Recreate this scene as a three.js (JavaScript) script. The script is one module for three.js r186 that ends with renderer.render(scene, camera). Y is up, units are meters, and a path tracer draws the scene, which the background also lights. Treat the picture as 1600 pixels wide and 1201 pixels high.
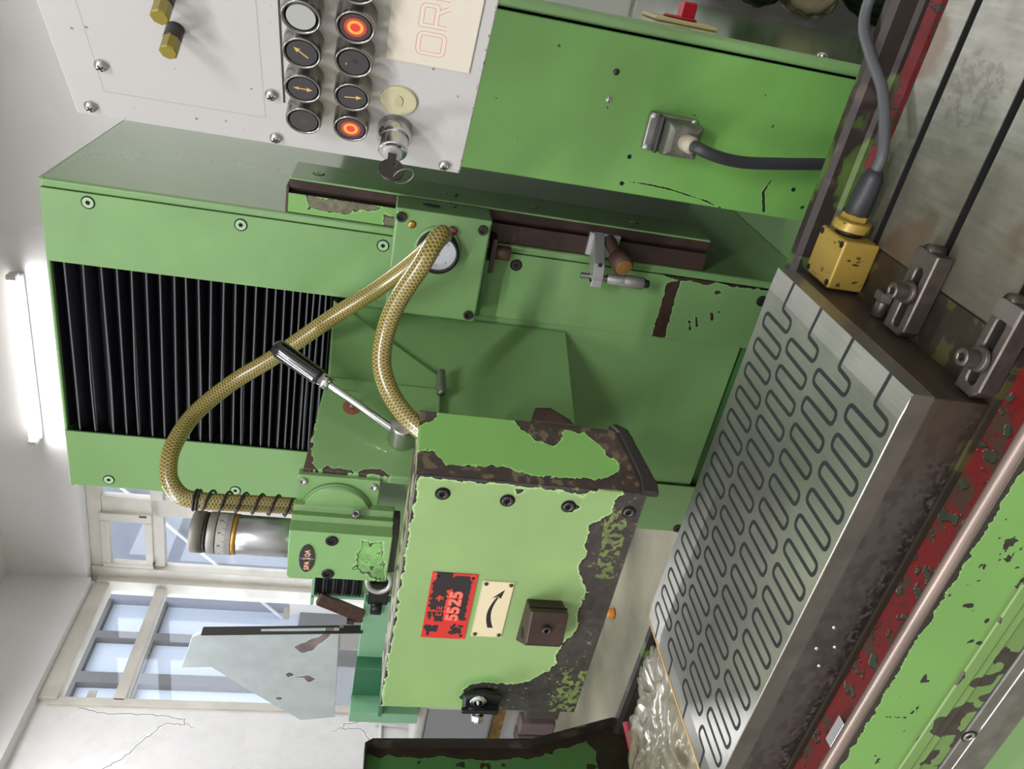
import * as THREE from 'three';
import { RoundedBoxGeometry } from 'three/addons/geometries/RoundedBoxGeometry.js';
import { mergeGeometries } from 'three/addons/utils/BufferGeometryUtils.js';
import { RectAreaLightUniformsLib } from 'three/addons/lights/RectAreaLightUniformsLib.js';

// ---------------------------------------------------------------- camera, sky, lights, exposure
const scene = new THREE.Scene();
const camera = new THREE.PerspectiveCamera(52.09, 1600 / 1201, 0.02, 60);
camera.position.set(0.2312, 1.3931, 0.7103);
camera.up.set(0.85854, 0.18473, -0.47830).set(0.858545, 0.107781, -0.501282);   // the photograph lies on its side
camera.lookAt(0.2312 - 0.478304, 1.3931 - 0.183886, 0.7103 - 0.858727);
scene.add(camera);
const renderer = new THREE.WebGLRenderer({ antialias: true });
renderer.toneMapping = THREE.LinearToneMapping;
renderer.toneMappingExposure = 2.42;
renderer.shadowMap.enabled = true;
renderer.shadowMap.type = THREE.PCFSoftShadowMap;
scene.background = new THREE.Color(0.80, 0.88, 1.0).multiplyScalar(1.9);
RectAreaLightUniformsLib.init();
const TUBE_GLOW = 3.2, ROOM_TUBE = 76, WALL_TUBE = 26;
// fluorescent battens under the ceiling, the last two added to brighten walls and chuck: [x, y, z, length along, power]
const BATTENS = [[-0.9, 3.5, 2.0, 'x', 0.75], [1.0, 3.45, 2.5, 'x', 1.5], [-2.3, 3.5, 1.0, 'x', 1.1], [-3.45, 3.45, -2.2, 'x', 0.6], [0.3, 3.62, -2.4, 'x', 0.95]];

// ---------------------------------------------------------------- noise
const hash = (i, j) => { let n = Math.imul(i | 0, 374761393) + Math.imul(j | 0, 668265263); n = Math.imul(n ^ (n >>> 13), 1274126177); return ((n ^ (n >>> 16)) >>> 0) / 4294967296; };
function vn(x, y, P = 0) {
  const i = Math.floor(x), j = Math.floor(y); let fx = x - i, fy = y - j; fx = fx * fx * (3 - 2 * fx); fy = fy * fy * (3 - 2 * fy);
  const w = P ? (k) => ((k % P) + P) % P : (k) => k;
  const a = hash(w(i), w(j)), b = hash(w(i + 1), w(j)), c = hash(w(i), w(j + 1)), d = hash(w(i + 1), w(j + 1));
  return a + (b - a) * fx + (c - a) * fy + (a - b - c + d) * fx * fy;
}
function fbm(x, y, o = 4, P = 0) { let s = 0, a = 0.5, t = 0; for (let k = 0; k < o; k++) { s += a * vn(x + 17.3 * k * (P ? 0 : 1), y + 9.1 * k * (P ? 0 : 1), P); t += a; a *= 0.5; x *= 2; y *= 2; P *= 2; } return s / t; }
let seed = 12345; const rnd = () => { seed = (Math.imul(seed, 1664525) + 1013904223) >>> 0; return seed / 4294967296; };
const mix = (a, b, t) => [a[0] + (b[0] - a[0]) * t, a[1] + (b[1] - a[1]) * t, a[2] + (b[2] - a[2]) * t];
const sst = (a, b, x) => { const t = Math.min(1, Math.max(0, (x - a) / (b - a))); return t * t * (3 - 2 * t); };

// ---------------------------------------------------------------- textures
function dataTex(W, H, fn, srgb = true, wrap = THREE.ClampToEdgeWrapping) {
  const d = new Uint8Array(W * H * 4);
  for (let j = 0; j < H; j++) for (let i = 0; i < W; i++) {
    const c = fn((i + 0.5) / W, (j + 0.5) / H), k = (j * W + i) * 4;
    if (typeof c === 'number') d[k] = d[k + 1] = d[k + 2] = Math.max(0, Math.min(255, c));
    else { d[k] = Math.max(0, Math.min(255, c[0])); d[k + 1] = Math.max(0, Math.min(255, c[1])); d[k + 2] = Math.max(0, Math.min(255, c[2])); }
    d[k + 3] = 255;
  }
  const t = new THREE.DataTexture(d, W, H, THREE.RGBAFormat);
  t.magFilter = THREE.LinearFilter; t.minFilter = THREE.LinearMipmapLinearFilter; t.generateMipmaps = true;
  if (srgb) t.colorSpace = THREE.SRGBColorSpace;
  t.wrapS = t.wrapT = wrap; t.needsUpdate = true; return t;
}
const tile = (px, size, fn, srgb = true) => { const t = dataTex(px, px, fn, srgb, THREE.RepeatWrapping); t.repeat.set(1 / size, 1 / size); return t; };
function canvasTex(W, H, draw) {
  const c = document.createElement('canvas'); c.width = W; c.height = H; draw(c.getContext('2d'), W, H);
  const t = new THREE.CanvasTexture(c); t.colorSpace = THREE.SRGBColorSpace; return t;
}
const grainTile = (px, size, base, amp, f, o = 4) => tile(px, size, (u, v) => { const n = fbm(u * f, v * f, o, f) - 0.5, m = hash(u * 9999, v * 7777) - 0.5; const k = 1 + amp * 2 * n + amp * 0.25 * m; return [base[0] * k, base[1] * k, base[2] * k]; });
// signed distance to a polygon (inside negative)
function polyDist(p, x, y) {
  let d = 1e9, ins = false;
  for (let i = 0, j = p.length - 1; i < p.length; j = i++) {
    const ax = p[j][0], ay = p[j][1], bx = p[i][0], by = p[i][1], ex = bx - ax, ey = by - ay, wx = x - ax, wy = y - ay;
    const t = Math.min(1, Math.max(0, (wx * ex + wy * ey) / (ex * ex + ey * ey + 1e-12))), qx = wx - ex * t, qy = wy - ey * t;
    d = Math.min(d, qx * qx + qy * qy);
    if ((ay > y) !== (by > y) && x < (bx - ax) * (y - ay) / (by - ay) + ax) ins = !ins;
  }
  return ins ? -Math.sqrt(d) : Math.sqrt(d);
}
const GREEN = [118, 156, 98], BARE = [58, 51, 47], RUST = [70, 50, 40];
// worn paint: bare patches, chips and a lighter broken rim, in metres over [x0,x1]x[y0,y1]; returns colour and relief
function worn({ x0, x1, y0, y1, W = 800, paint = GREEN, bare = BARE, polys = [], chips = 0, chipF = 60, chipMin = 0.72, rough = 0.004, rim = 0.0016, fine = 300, spots = null, stain = null, s = 0 }) {
  const H = Math.max(8, Math.round(W * (y1 - y0) / (x1 - x0))), hgt = new Uint8Array(W * H);
  const col = dataTex(W, H, (u, v) => {
    const x = x0 + u * (x1 - x0), y = y0 + v * (y1 - y0);
    const n1 = fbm((x + s) * fine * 0.35, (y - s) * fine * 0.35, 4) - 0.5, n2 = fbm((x - s) * 14 + 5, (y + s) * 14, 3) - 0.5;
    let d = 1e9;
    for (const p of polys) d = Math.min(d, polyDist(p, x, y));
    d += rough * 2 * n1;
    if (chips) { const c = fbm((x + s * 3) * chipF, (y + s) * chipF, 4); d = Math.min(d, (c - chipMin) * chips); }
    const k = 1 + 0.10 * n2 + 0.035 * (hash(u * 5113, v * 4177) - 0.5);
    let c = [paint[0] * k, paint[1] * k, paint[2] * k];
    if (stain) c = stain(c, x, y, n1, n2);
    if (d < rim && d >= 0) c = mix(c, [c[0] * 1.18 + 8, c[1] * 1.14 + 8, c[2] * 1.18 + 8], 0.8);
    if (d < 0) {
      const b = 1 + 0.5 * n1 + 0.5 * n2; c = [bare[0] * b, bare[1] * b, bare[2] * b];
      if (d > -rim * 0.8) c = mix(c, [30, 28, 25], 0.5);
      if (spots) c = spots(c, x, y, n1);
    }
    hgt[Math.min(H - 1, Math.floor(v * H)) * W + Math.min(W - 1, Math.floor(u * W))] = d < 0 ? 60 : d < rim ? 215 : 195 + 8 * n1;
    return c;
  });
  const bump = dataTex(W, H, (u, v) => hgt[Math.min(H - 1, Math.floor(v * H)) * W + Math.min(W - 1, Math.floor(u * W))], false);
  return { map: col, bumpMap: bump, bumpScale: 0.0012 };
}

// ---------------------------------------------------------------- materials
const S = (o) => new THREE.MeshStandardMaterial(o), Ph = (o) => new THREE.MeshPhysicalMaterial(o);
const peelRough = tile(256, 0.35, (u, v) => 105 + 90 * (fbm(u * 6, v * 6, 4, 6) - 0.5), false);
const orange = tile(256, 0.12, (u, v) => 128 + 60 * (fbm(u * 16, v * 16, 2, 16) - 0.5), false);
const greenMap = grainTile(512, 0.6, GREEN, 0.05, 4, 5);
const M = {
  green: Ph({ map: greenMap, roughness: 0.34, clearcoat: 0.25, clearcoatRoughness: 0.2, bumpMap: orange, bumpScale: 0.0003 }),
  gloss: Ph({ map: greenMap, roughness: 0.2, clearcoat: 0.9, clearcoatRoughness: 0.1, bumpMap: orange, bumpScale: 0.00025 }),
  greenDark: Ph({ color: 0x4f7d4a, roughness: 0.4 }),
  greenPale: S({ color: 0x86b893, roughness: 0.5 }),
  brown: S({ map: grainTile(256, 0.15, [66, 49, 43], 0.25, 6, 5), roughness: 0.55, metalness: 0.25 }),
  brownGrip: S({ map: grainTile(256, 0.06, [84, 62, 52], 0.3, 8, 4), roughness: 0.6, metalness: 0.2 }),
  dark: S({ color: 0x18181a, roughness: 0.5 }),
  black: S({ color: 0x0c0c0e, roughness: 0.35 }),
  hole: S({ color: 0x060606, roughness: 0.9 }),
  screwDark: S({ color: 0x4a4744, roughness: 0.4, metalness: 0.75 }),
  screw: S({ color: 0xb9b9b4, roughness: 0.28, metalness: 0.9 }),
  steel: S({ map: grainTile(256, 0.1, [150, 149, 144], 0.12, 8, 5), roughness: 0.38, metalness: 0.85 }),
  chrome: S({ color: 0xd0d0d0, roughness: 0.16, metalness: 1 }),
  brushed: S({ map: tile(256, 0.03, (u, v) => { const n = fbm(u * 4, v * 64, 3, 4) - 0.5; return [190 + 40 * n, 189 + 40 * n, 184 + 40 * n]; }), roughness: 0.3, metalness: 0.95 }),
  alu: S({ color: 0xc4c4c2, roughness: 0.42, metalness: 0.7 }),
  knurl: S({ map: tile(256, 0.02, (u, v) => { const a = Math.abs(((u * 12 + v * 12) % 1) - 0.5), b = Math.abs(((u * 12 - v * 12 + 12) % 1) - 0.5); const k = 132 + 150 * Math.min(a, b) + 60 * (fbm(u * 8, v * 8, 3, 8) - 0.5); return [k, k * 0.98, k * 0.93]; }), roughness: 0.5, metalness: 0.6 }),
  brass: S({ color: 0xb98d4c, roughness: 0.4, metalness: 0.8 }),
  tan: S({ color: 0xc9a468, roughness: 0.6 }),
  white: S({ map: grainTile(512, 0.5, [196, 194, 190], 0.03, 5, 5), roughness: 0.42 }),
  wall: S({ map: grainTile(512, 2.4, [214, 211, 208], 0.035, 5, 6), roughness: 0.9, bumpMap: tile(256, 0.9, (u, v) => 255 * fbm(u * 6, v * 6, 5, 6), false), bumpScale: 0.004 }),
  frame: S({ map: grainTile(256, 0.7, [196, 190, 178], 0.07, 5, 5), roughness: 0.6 }),
  steelDark: S({ map: grainTile(256, 0.06, [96, 88, 82], 0.16, 7, 5), roughness: 0.42, metalness: 0.7 }), cable: S({ color: 0x4a4b4d, roughness: 0.55 }), greenPale2: S({ color: 0x9fb893, roughness: 0.4 }), bezel: S({ map: grainTile(128, 0.03, [150, 148, 144], 0.25, 5, 4), roughness: 0.25, metalness: 0.95 }), greenTeal: S({ color: 0x3f7a58, roughness: 0.5 }),
  rubber: S({ color: 0x2a2b2e, roughness: 0.5 }),
  glass: Ph({ color: 0xffffff, roughness: 0.03, transmission: 1, thickness: 0, ior: 1.45 }),
  rim: S({ ...worn({ x0: 0, x1: 0.5, y0: 0, y1: 0.5, W: 512, paint: [47, 39, 34], bare: [78, 98, 46], chips: 0.15, chipF: 26, chipMin: 0.33, rough: 0.004, s: 3, stain: (c, x, y, n, m) => mix(mix(c, [94, 82, 72], 0.55 * sst(0.02, 0.25, n)), [26, 20, 17], 0.7 * sst(0.02, 0.2, m)) }), roughness: 0.6, metalness: 0.2 }),
};
M.rim.map.wrapS = M.rim.map.wrapT = M.rim.bumpMap.wrapS = M.rim.bumpMap.wrapT = THREE.RepeatWrapping;

// ---------------------------------------------------------------- geometry helpers
const V3 = (x, y, z) => new THREE.Vector3(x, y, z);
function flat(g) { g = g.index ? g.toNonIndexed() : g; for (const k of Object.keys(g.attributes)) if (!['position', 'normal', 'uv'].includes(k)) g.deleteAttribute(k); g.morphAttributes = {}; return g; }
const join = (...a) => { a = a.flat(); return a.length === 1 ? a[0] : mergeGeometries(a.map(flat)); };
// texture coordinates in metres, by the way each face looks
function uvBox(g) {
  g = flat(g); const p = g.attributes.position, n = g.attributes.normal, uv = new Float32Array(p.count * 2);
  for (let i = 0; i < p.count; i += 3) {
    const ax = Math.abs(n.getX(i) + n.getX(i + 1) + n.getX(i + 2)), ay = Math.abs(n.getY(i) + n.getY(i + 1) + n.getY(i + 2)), az = Math.abs(n.getZ(i) + n.getZ(i + 1) + n.getZ(i + 2));
    for (let k = i; k < i + 3; k++) {
      const x = p.getX(k), y = p.getY(k), z = p.getZ(k);
      uv[2 * k] = ax > ay && ax > az ? z : x; uv[2 * k + 1] = ay >= ax && ay >= az ? z : y;
    }
  }
  g.setAttribute('uv', new THREE.BufferAttribute(uv, 2)); return g;
}
// texture coordinates 0..1 over a rectangle of one plane; fn(x, y, z) gives that plane's own two coordinates
function uvPlane(g, fn, x0, x1, y0, y1) {
  g = flat(g); const p = g.attributes.position, uv = new Float32Array(p.count * 2);
  for (let i = 0; i < p.count; i++) { const [a, b] = fn(p.getX(i), p.getY(i), p.getZ(i)); uv[2 * i] = (a - x0) / (x1 - x0); uv[2 * i + 1] = (b - y0) / (y1 - y0); }
  g.setAttribute('uv', new THREE.BufferAttribute(uv, 2)); return g;
}
const box = (x0, x1, y0, y1, z0, z1, r = 0) => {
  const w = x1 - x0, h = y1 - y0, d = z1 - z0;
  const g = r > 0 ? new RoundedBoxGeometry(w, h, d, 2, Math.min(r, w / 2.01, h / 2.01, d / 2.01)) : new THREE.BoxGeometry(w, h, d);
  return uvBox(g.translate((x0 + x1) / 2, (y0 + y1) / 2, (z0 + z1) / 2));
};
// turn a piece built along +Z (its foot at z = 0) to stand at p and look along n
const place = (g, p, n, roll = 0) => { const q = new THREE.Quaternion().setFromUnitVectors(V3(0, 0, 1), V3(...n).normalize()); return g.clone().rotateZ(roll).applyQuaternion(q).translate(...p); };
const lathe = (pts, seg = 32) => { const g = new THREE.LatheGeometry(pts.map((p) => new THREE.Vector2(Math.max(p[0], 1e-5), p[1])), seg); return flat(g.rotateX(Math.PI / 2)); };   // axis +Z
const rod = (a, b, r, seg = 20, r2 = r) => { const A = V3(...a), B = V3(...b), L = A.distanceTo(B); return place(lathe([[0, 0], [r, 0], [r2, L], [0, L]].map((p, i) => p), seg), a, B.clone().sub(A).toArray()); };
const curve = (pts, closed = false) => new THREE.CatmullRomCurve3(pts.map((p) => V3(...p)), closed, 'centripetal');
const tube = (pts, r, n = 80, seg = 12) => flat(new THREE.TubeGeometry(curve(pts), n, r, seg));
const shape = (pts, holes = []) => { const s = new THREE.Shape(pts.map((p) => new THREE.Vector2(p[0], p[1]))); for (const h of holes) s.holes.push(new THREE.Path(h.map((p) => new THREE.Vector2(p[0], p[1])))); return s; };
const extr = (pts, depth, bev = 0, holes = [], seg = 1) => flat(new THREE.ExtrudeGeometry(shape(pts, holes), { depth: depth - 2 * bev, bevelEnabled: bev > 0, bevelSize: bev, bevelThickness: bev, bevelOffset: -bev, bevelSegments: seg, curveSegments: 12 }).translate(0, 0, bev));
const circ = (r, n = 24, cx = 0, cy = 0) => Array.from({ length: n }, (_, i) => [cx + r * Math.cos((i / n) * 2 * Math.PI), cy + r * Math.sin((i / n) * 2 * Math.PI)]);
const pill = (cx, cy, hw, hl, n = 8) => { const o = []; for (let i = 0; i <= n; i++) o.push([cx + hl - hw + hw * Math.sin((i / n) * Math.PI), cy - hw * Math.cos((i / n) * Math.PI)]); for (let i = 0; i <= n; i++) o.push([cx - hl + hw - hw * Math.sin((i / n) * Math.PI), cy + hw * Math.cos((i / n) * Math.PI)]); return o; };
// a profile in (z, y) run along x
const runX = (pts, x0, x1, bev = 0) => uvBox(extr(pts.map(([z, y]) => [-z, y]), x1 - x0, bev).rotateY(Math.PI / 2).translate(x0, 0, 0));
// a plan in (x, z) raised along y
const raise = (pts, y0, y1, bev = 0, holes = []) => uvBox(extr(pts.map(([x, z]) => [x, -z]), y1 - y0, bev, holes.map((h) => h.map(([x, z]) => [x, -z]))).rotateX(-Math.PI / 2).translate(0, y0, 0));
// socket cap screw, countersunk screw and cross-head screw, foot at the origin, looking along +Z
const hexHole = (r) => circ(r, 6);
const capScrew = (R, h) => join(extr(circ(R, 22), h, R * 0.12, [hexHole(R * 0.52)]), new THREE.CircleGeometry(R * 0.8, 18).translate(0, 0, h * 0.12));
const flushScrew = (R) => extr(circ(R, 26), 0.0012, 0.0002, [hexHole(R * 0.44)]);
const domeScrew = (R, h) => lathe([[R, 0], [R, h * 0.25], [R * 0.8, h * 0.75], [R * 0.4, h], [0, h]], 20);

// ---------------------------------------------------------------- scene-graph helpers
const used = {}, origin = new WeakMap();
const numbered = (n) => { used[n] = (used[n] || 0) + 1; return used[n] === 1 ? n : n + '_' + String(used[n] - 1).padStart(3, '0'); };
function thing(name, label, category, p, group) {
  const o = new THREE.Group(); o.name = numbered(name); o.position.set(...p); o.userData = { label, category, kind: 'thing' };
  if (group) o.userData.group = group; scene.add(o); origin.set(o, p); return o;
}
const shadowOn = (m) => { m.castShadow = m.receiveShadow = true; return m; };
// a part; geometry is in world metres (or in the thing's own frame when it is turned, see frame())
function part(parent, name, geo, mat, label) {
  const o = origin.get(parent) || [0, 0, 0], m = shadowOn(new THREE.Mesh(geo.clone().translate(-o[0], -o[1], -o[2]), mat));
  m.name = name; if (label) m.userData.label = label; parent.add(m); origin.set(m, o); return m;
}
const frame = (t) => { origin.set(t, [0, 0, 0]); return t; };
function struct(name, geo, mat) { const m = shadowOn(new THREE.Mesh(geo, mat)); m.name = name; m.userData.kind = 'structure'; scene.add(m); origin.set(m, [0, 0, 0]); return m; }

// ================================================================ the room
const XL = -4.5, ZB = -4.05, CEIL = 3.85;
struct('floor', box(-6, 3.2, -0.2, 0, -5.2, 3.6), S({ map: grainTile(1024, 2.2, [128, 123, 106], 0.30, 7, 7), roughness: 0.55, bumpMap: tile(256, 0.5, (u, v) => 255 * fbm(u * 9, v * 9, 5, 9), false), bumpScale: 0.001 }));
struct('ceiling', box(-4.7, 3.2, CEIL, CEIL + 0.2, -4.3, 3.6), M.wall);
// back wall with a window opening beside the left corner
const WX = -2.6;
struct('wall_back', join(box(WX, 3.2, 0, CEIL, ZB - 0.25, ZB), box(XL - 0.25, WX, 3.30, CEIL, ZB - 0.25, ZB), box(XL - 0.25, WX, 0, 0.95, ZB - 0.25, ZB)), M.wall);
struct('trim_1', box(-1.66, 0.5, 0, CEIL, ZB, ZB + 0.12), M.wall);
// left wall: the pier beside the window carries the cracks
const crackMap = canvasTex(1024, 1024, (c, W, H) => {
  c.fillStyle = 'rgb(214,211,208)'; c.fillRect(0, 0, W, H);
  for (let i = 0; i < 900; i++) { const k = 200 + Math.floor(rnd() * 24); c.fillStyle = `rgba(${k},${k - 3},${k - 6},0.25)`; c.beginPath(); c.ellipse(rnd() * W, rnd() * H, 6 + rnd() * 60, 4 + rnd() * 30, rnd() * 3, 0, 7); c.fill(); }
  const P = ([y, z]) => [((z + 3.03) / 1.6) * W, H - ((y - 1.8) / 1.6) * H];
  const crack = (pts, w) => { c.lineJoin = 'round'; for (const [lw, st] of [[w * 3, 'rgba(238,235,232,0.7)'], [w, 'rgba(92,88,86,0.9)']]) { c.strokeStyle = st; c.lineWidth = lw; c.beginPath(); let q = null; for (const p of pts) { const a = P(p); if (!q) c.moveTo(...a); else for (let t = 1; t <= 8; t++) c.lineTo(q[0] + (a[0] - q[0]) * t / 8 + (t < 8 ? (rnd() - 0.5) * 7 : 0), q[1] + (a[1] - q[1]) * t / 8 + (t < 8 ? (rnd() - 0.5) * 7 : 0)); q = a; } c.stroke(); } };
  crack([[3.007, -2.991], [2.816, -2.948], [2.531, -2.955], [2.328, -2.926], [2.31, -2.882], [2.44, -2.888], [2.538, -2.766], [2.623, -2.636], [2.722, -2.555], [2.85, -2.43]], 3.2);
  crack([[2.32, -2.90], [2.25, -2.86]], 2);
});
const pier = uvPlane(box(XL - 0.25, XL - 0.12, 0, 3.27, -3.03, 3.6), (x, y, z) => [z, y], -3.03, -1.43, 1.8, 3.4);
crackMap.wrapS = crackMap.wrapT = THREE.MirroredRepeatWrapping;
struct('wall_left', pier, S({ map: crackMap, roughness: 0.9 }));
struct('wall_left_001', join(box(XL - 0.25, XL, 3.2701, CEIL, ZB, 3.6), box(XL - 0.25, XL, 0, 0.85, ZB, -3.03)), M.wall);
struct('wall_right', box(3.0, 3.25, 0, CEIL, -4.3, 3.6), M.wall);
struct('wall_front', box(-4.75, 3.25, 0, CEIL, 3.4, 3.65), M.wall);
// windows: white frames, each pane a sheet of glass
const bar = (x0, x1, y0, y1, z0, z1) => box(x0, x1, y0, y1, z0, z1, 0.006);
{
  const w = struct('window_1', join(bar(-4.63, -4.47, 0.95, 3.30, -4.24, -4.14), bar(-4.5, WX, 3.20, 3.30, -4.24, -4.16), bar(-4.5, WX, 0.95, 1.02, -4.24, -4.14)), M.frame);
  part(w, 'mullion', bar(-3.955, -3.80, 1.02, 3.2, -4.23, -4.17), M.frame);
  part(w, 'mullion', bar(-3.16, -3.06, 1.02, 3.2, -4.23, -4.17), M.frame);
  part(w, 'transom', bar(-4.47, WX, 2.765, 2.855, -4.23, -4.17), M.frame);
  const s = part(w, 'casement', join(bar(-4.49, -4.43, 2.845, 3.215, -4.20, -4.145), bar(-4.015, -3.94, 2.845, 3.215, -4.20, -4.145), bar(-4.43, -4.015, 3.155, 3.215, -4.20, -4.145), bar(-4.43, -4.015, 2.845, 2.90, -4.20, -4.145)), M.frame);
  part(s, 'hinge', join(rod([-3.95, 2.88, -4.145], [-3.95, 2.93, -4.145], 0.008), rod([-4.44, 2.84, -4.142], [-4.40, 2.84, -4.142], 0.008)), M.screwDark);
  for (const [a, b, c, d] of [[-4.45, -4.0, 2.88, 3.18], [-4.48, -3.95, 1.0, 2.78], [-3.82, -3.15, 2.84, 3.22], [-3.82, -3.15, 1.0, 2.78], [-3.07, WX, 2.84, 3.22], [-3.07, WX, 1.0, 2.78]]) part(w, 'pane', box(a, b, c, d, -4.204, -4.2), M.glass);
}
{
  const w = struct('window_2', join(bar(-4.70, -4.56, 0.85, 3.25, -4.16, -4.085), bar(-4.70, -4.58, 3.15, 3.27, -4.1, -3.03), bar(-4.70, -4.58, 0.85, 0.95, -4.1, -3.03), bar(-4.70, -4.60, 0.9, 3.2, -3.06, -3.0)), M.frame);
  part(w, 'transom', bar(-4.69, -4.60, 2.735, 2.815, -4.1, -3.04), M.frame);
  part(w, 'transom', bar(-4.69, -4.60, 1.06, 1.12, -4.1, -3.04), M.frame);
  for (const [c, d] of [[2.80, 3.17], [1.10, 2.75], [0.93, 1.08]]) part(w, 'pane', box(-4.662, -4.658, c, d, -4.1, -3.04), M.glass);
  part(w, 'paper_scrap', box(-4.656, -4.655, 2.94, 3.0, -3.16, -3.09), M.white);
}
// what stands outside the windows: a made-up grey wall whose pale panels imitate reflected panes, and a pale yard wall
{
  const rows = [[-7.25, -6.67], [-6.56, -6.05], [-5.9, -5.35], [-5.2, -4.6]], hs = [], bl = S({ color: 0xaab0ba, roughness: 0.8 });
  for (const [a, b] of rows) for (const [c, d] of [[3.79, 4.27], [1.9, 3.60]]) hs.push([[-a, c], [-b, c], [-b, d], [-a, d]]);
  const xw = struct('exterior_stand_in_left', extr([[3.2, -1], [9.5, -1], [9.5, 7], [3.2, 7]], 0.12, 0, hs).rotateY(Math.PI / 2).translate(-8.1, 0, 0), S({ color: 0x575553, roughness: 0.9 }));
  for (const [a, b] of rows) for (const [c, d] of [[3.79, 4.27], [1.9, 3.60]]) part(xw, 'reflection_panel', box(-8.10, -8.08, c - 0.02, d + 0.02, a - 0.02, b + 0.02), bl);
  struct('exterior_ground', box(-12, 4, -1.2, -1, -14, -4.4), S({ color: 0xb9b4ac, roughness: 0.9 }));
  const y = struct('exterior_wall_back', box(-9.5, -1, -1, 4.6, -7.4, -7.2), S({ map: grainTile(512, 2, [118, 121, 130], 0.06, 5, 5), roughness: 0.8 }));
  part(y, 'plaster_band', box(-9.5, -1, -1, 2.05, -7.2, -7.14), S({ color: 0xb9b5b0, roughness: 0.9 }));
  part(y, 'stair_rail', rod([-8.2, 2.0, -7.1], [-5.6, 4.5, -7.1], 0.02), M.white);
}

// ================================================================ lamps
function batten(x, y, z, along, W, glow, label, wallSide) {
  const L = 1.2, t = thing('fluorescent_lamp', label, 'lamp', [x, y, z]); frame(t);
  if (along === 'z') t.rotation.y = Math.PI / 2;
  if (wallSide) {                                  // fixed to the wall behind it
    part(t, 'batten', box(-L / 2, L / 2, -0.035, 0.02, -0.05, -0.012, 0.006), M.white);
    for (const s of [-1, 1]) part(t, 'holder', box(s * L / 2 - 0.015, s * L / 2 + 0.015, -0.025, 0.03, -0.02, 0.05, 0.006), M.white);
    part(t, 'tube', rod([-L / 2 + 0.01, 0.005, 0.025], [L / 2 - 0.01, 0.005, 0.025], 0.021), M.tube);
    const l = new THREE.RectAreaLight(0xf4f6ff, W, L, 0.05); l.position.set(0, -0.022, 0.028); l.lookAt(0, -1, 0.4); l.rotation.set(-Math.PI / 2 + 0.2, 0, 0); t.add(l);
  } else {
    part(t, 'batten', box(-L / 2, L / 2, 0.03, 0.09, -0.05, 0.05, 0.008), M.white);
    part(t, 'stem', join(rod([-0.4, 0.09, 0], [-0.4, CEIL - y, 0], 0.008), rod([0.4, 0.09, 0], [0.4, CEIL - y, 0], 0.008)), M.white);
    for (const s of [-1, 1]) { part(t, 'holder', box(s * L / 2 - 0.015, s * L / 2 + 0.015, -0.02, 0.04, -0.05, 0.05, 0.006), M.white); part(t, 'tube', rod([-L / 2 + 0.015, 0.005, s * 0.028], [L / 2 - 0.015, 0.005, s * 0.028], 0.014), M.tube); }
    const l = new THREE.RectAreaLight(0xf6f7fd, W, L, 0.1); l.position.set(0, -0.018, 0); l.rotation.x = -Math.PI / 2; t.add(l);
  }
  return t;
}
M.tube = S({ color: 0xffffff, emissive: new THREE.Color(1, 1, 1), emissiveIntensity: TUBE_GLOW, roughness: 0.4 });
batten(-2.62, 3.52, ZB + 0.05, 'x', WALL_TUBE, TUBE_GLOW, 'lit white fluorescent tube on the back wall above the machine column', true);
BATTENS.forEach(([x, y, z, a, k], i) => batten(x, y, z, a, ROOM_TUBE * k, TUBE_GLOW, ['twin fluorescent batten hanging over the front of the machine table', 'twin fluorescent batten hanging to the right of the machine', 'twin fluorescent batten hanging over the left end of the table', 'added unseen twin batten near the left wall windows, brightening walls and chuck', 'added unseen twin batten behind the machine column, brightening the back walls'][i]));

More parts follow.
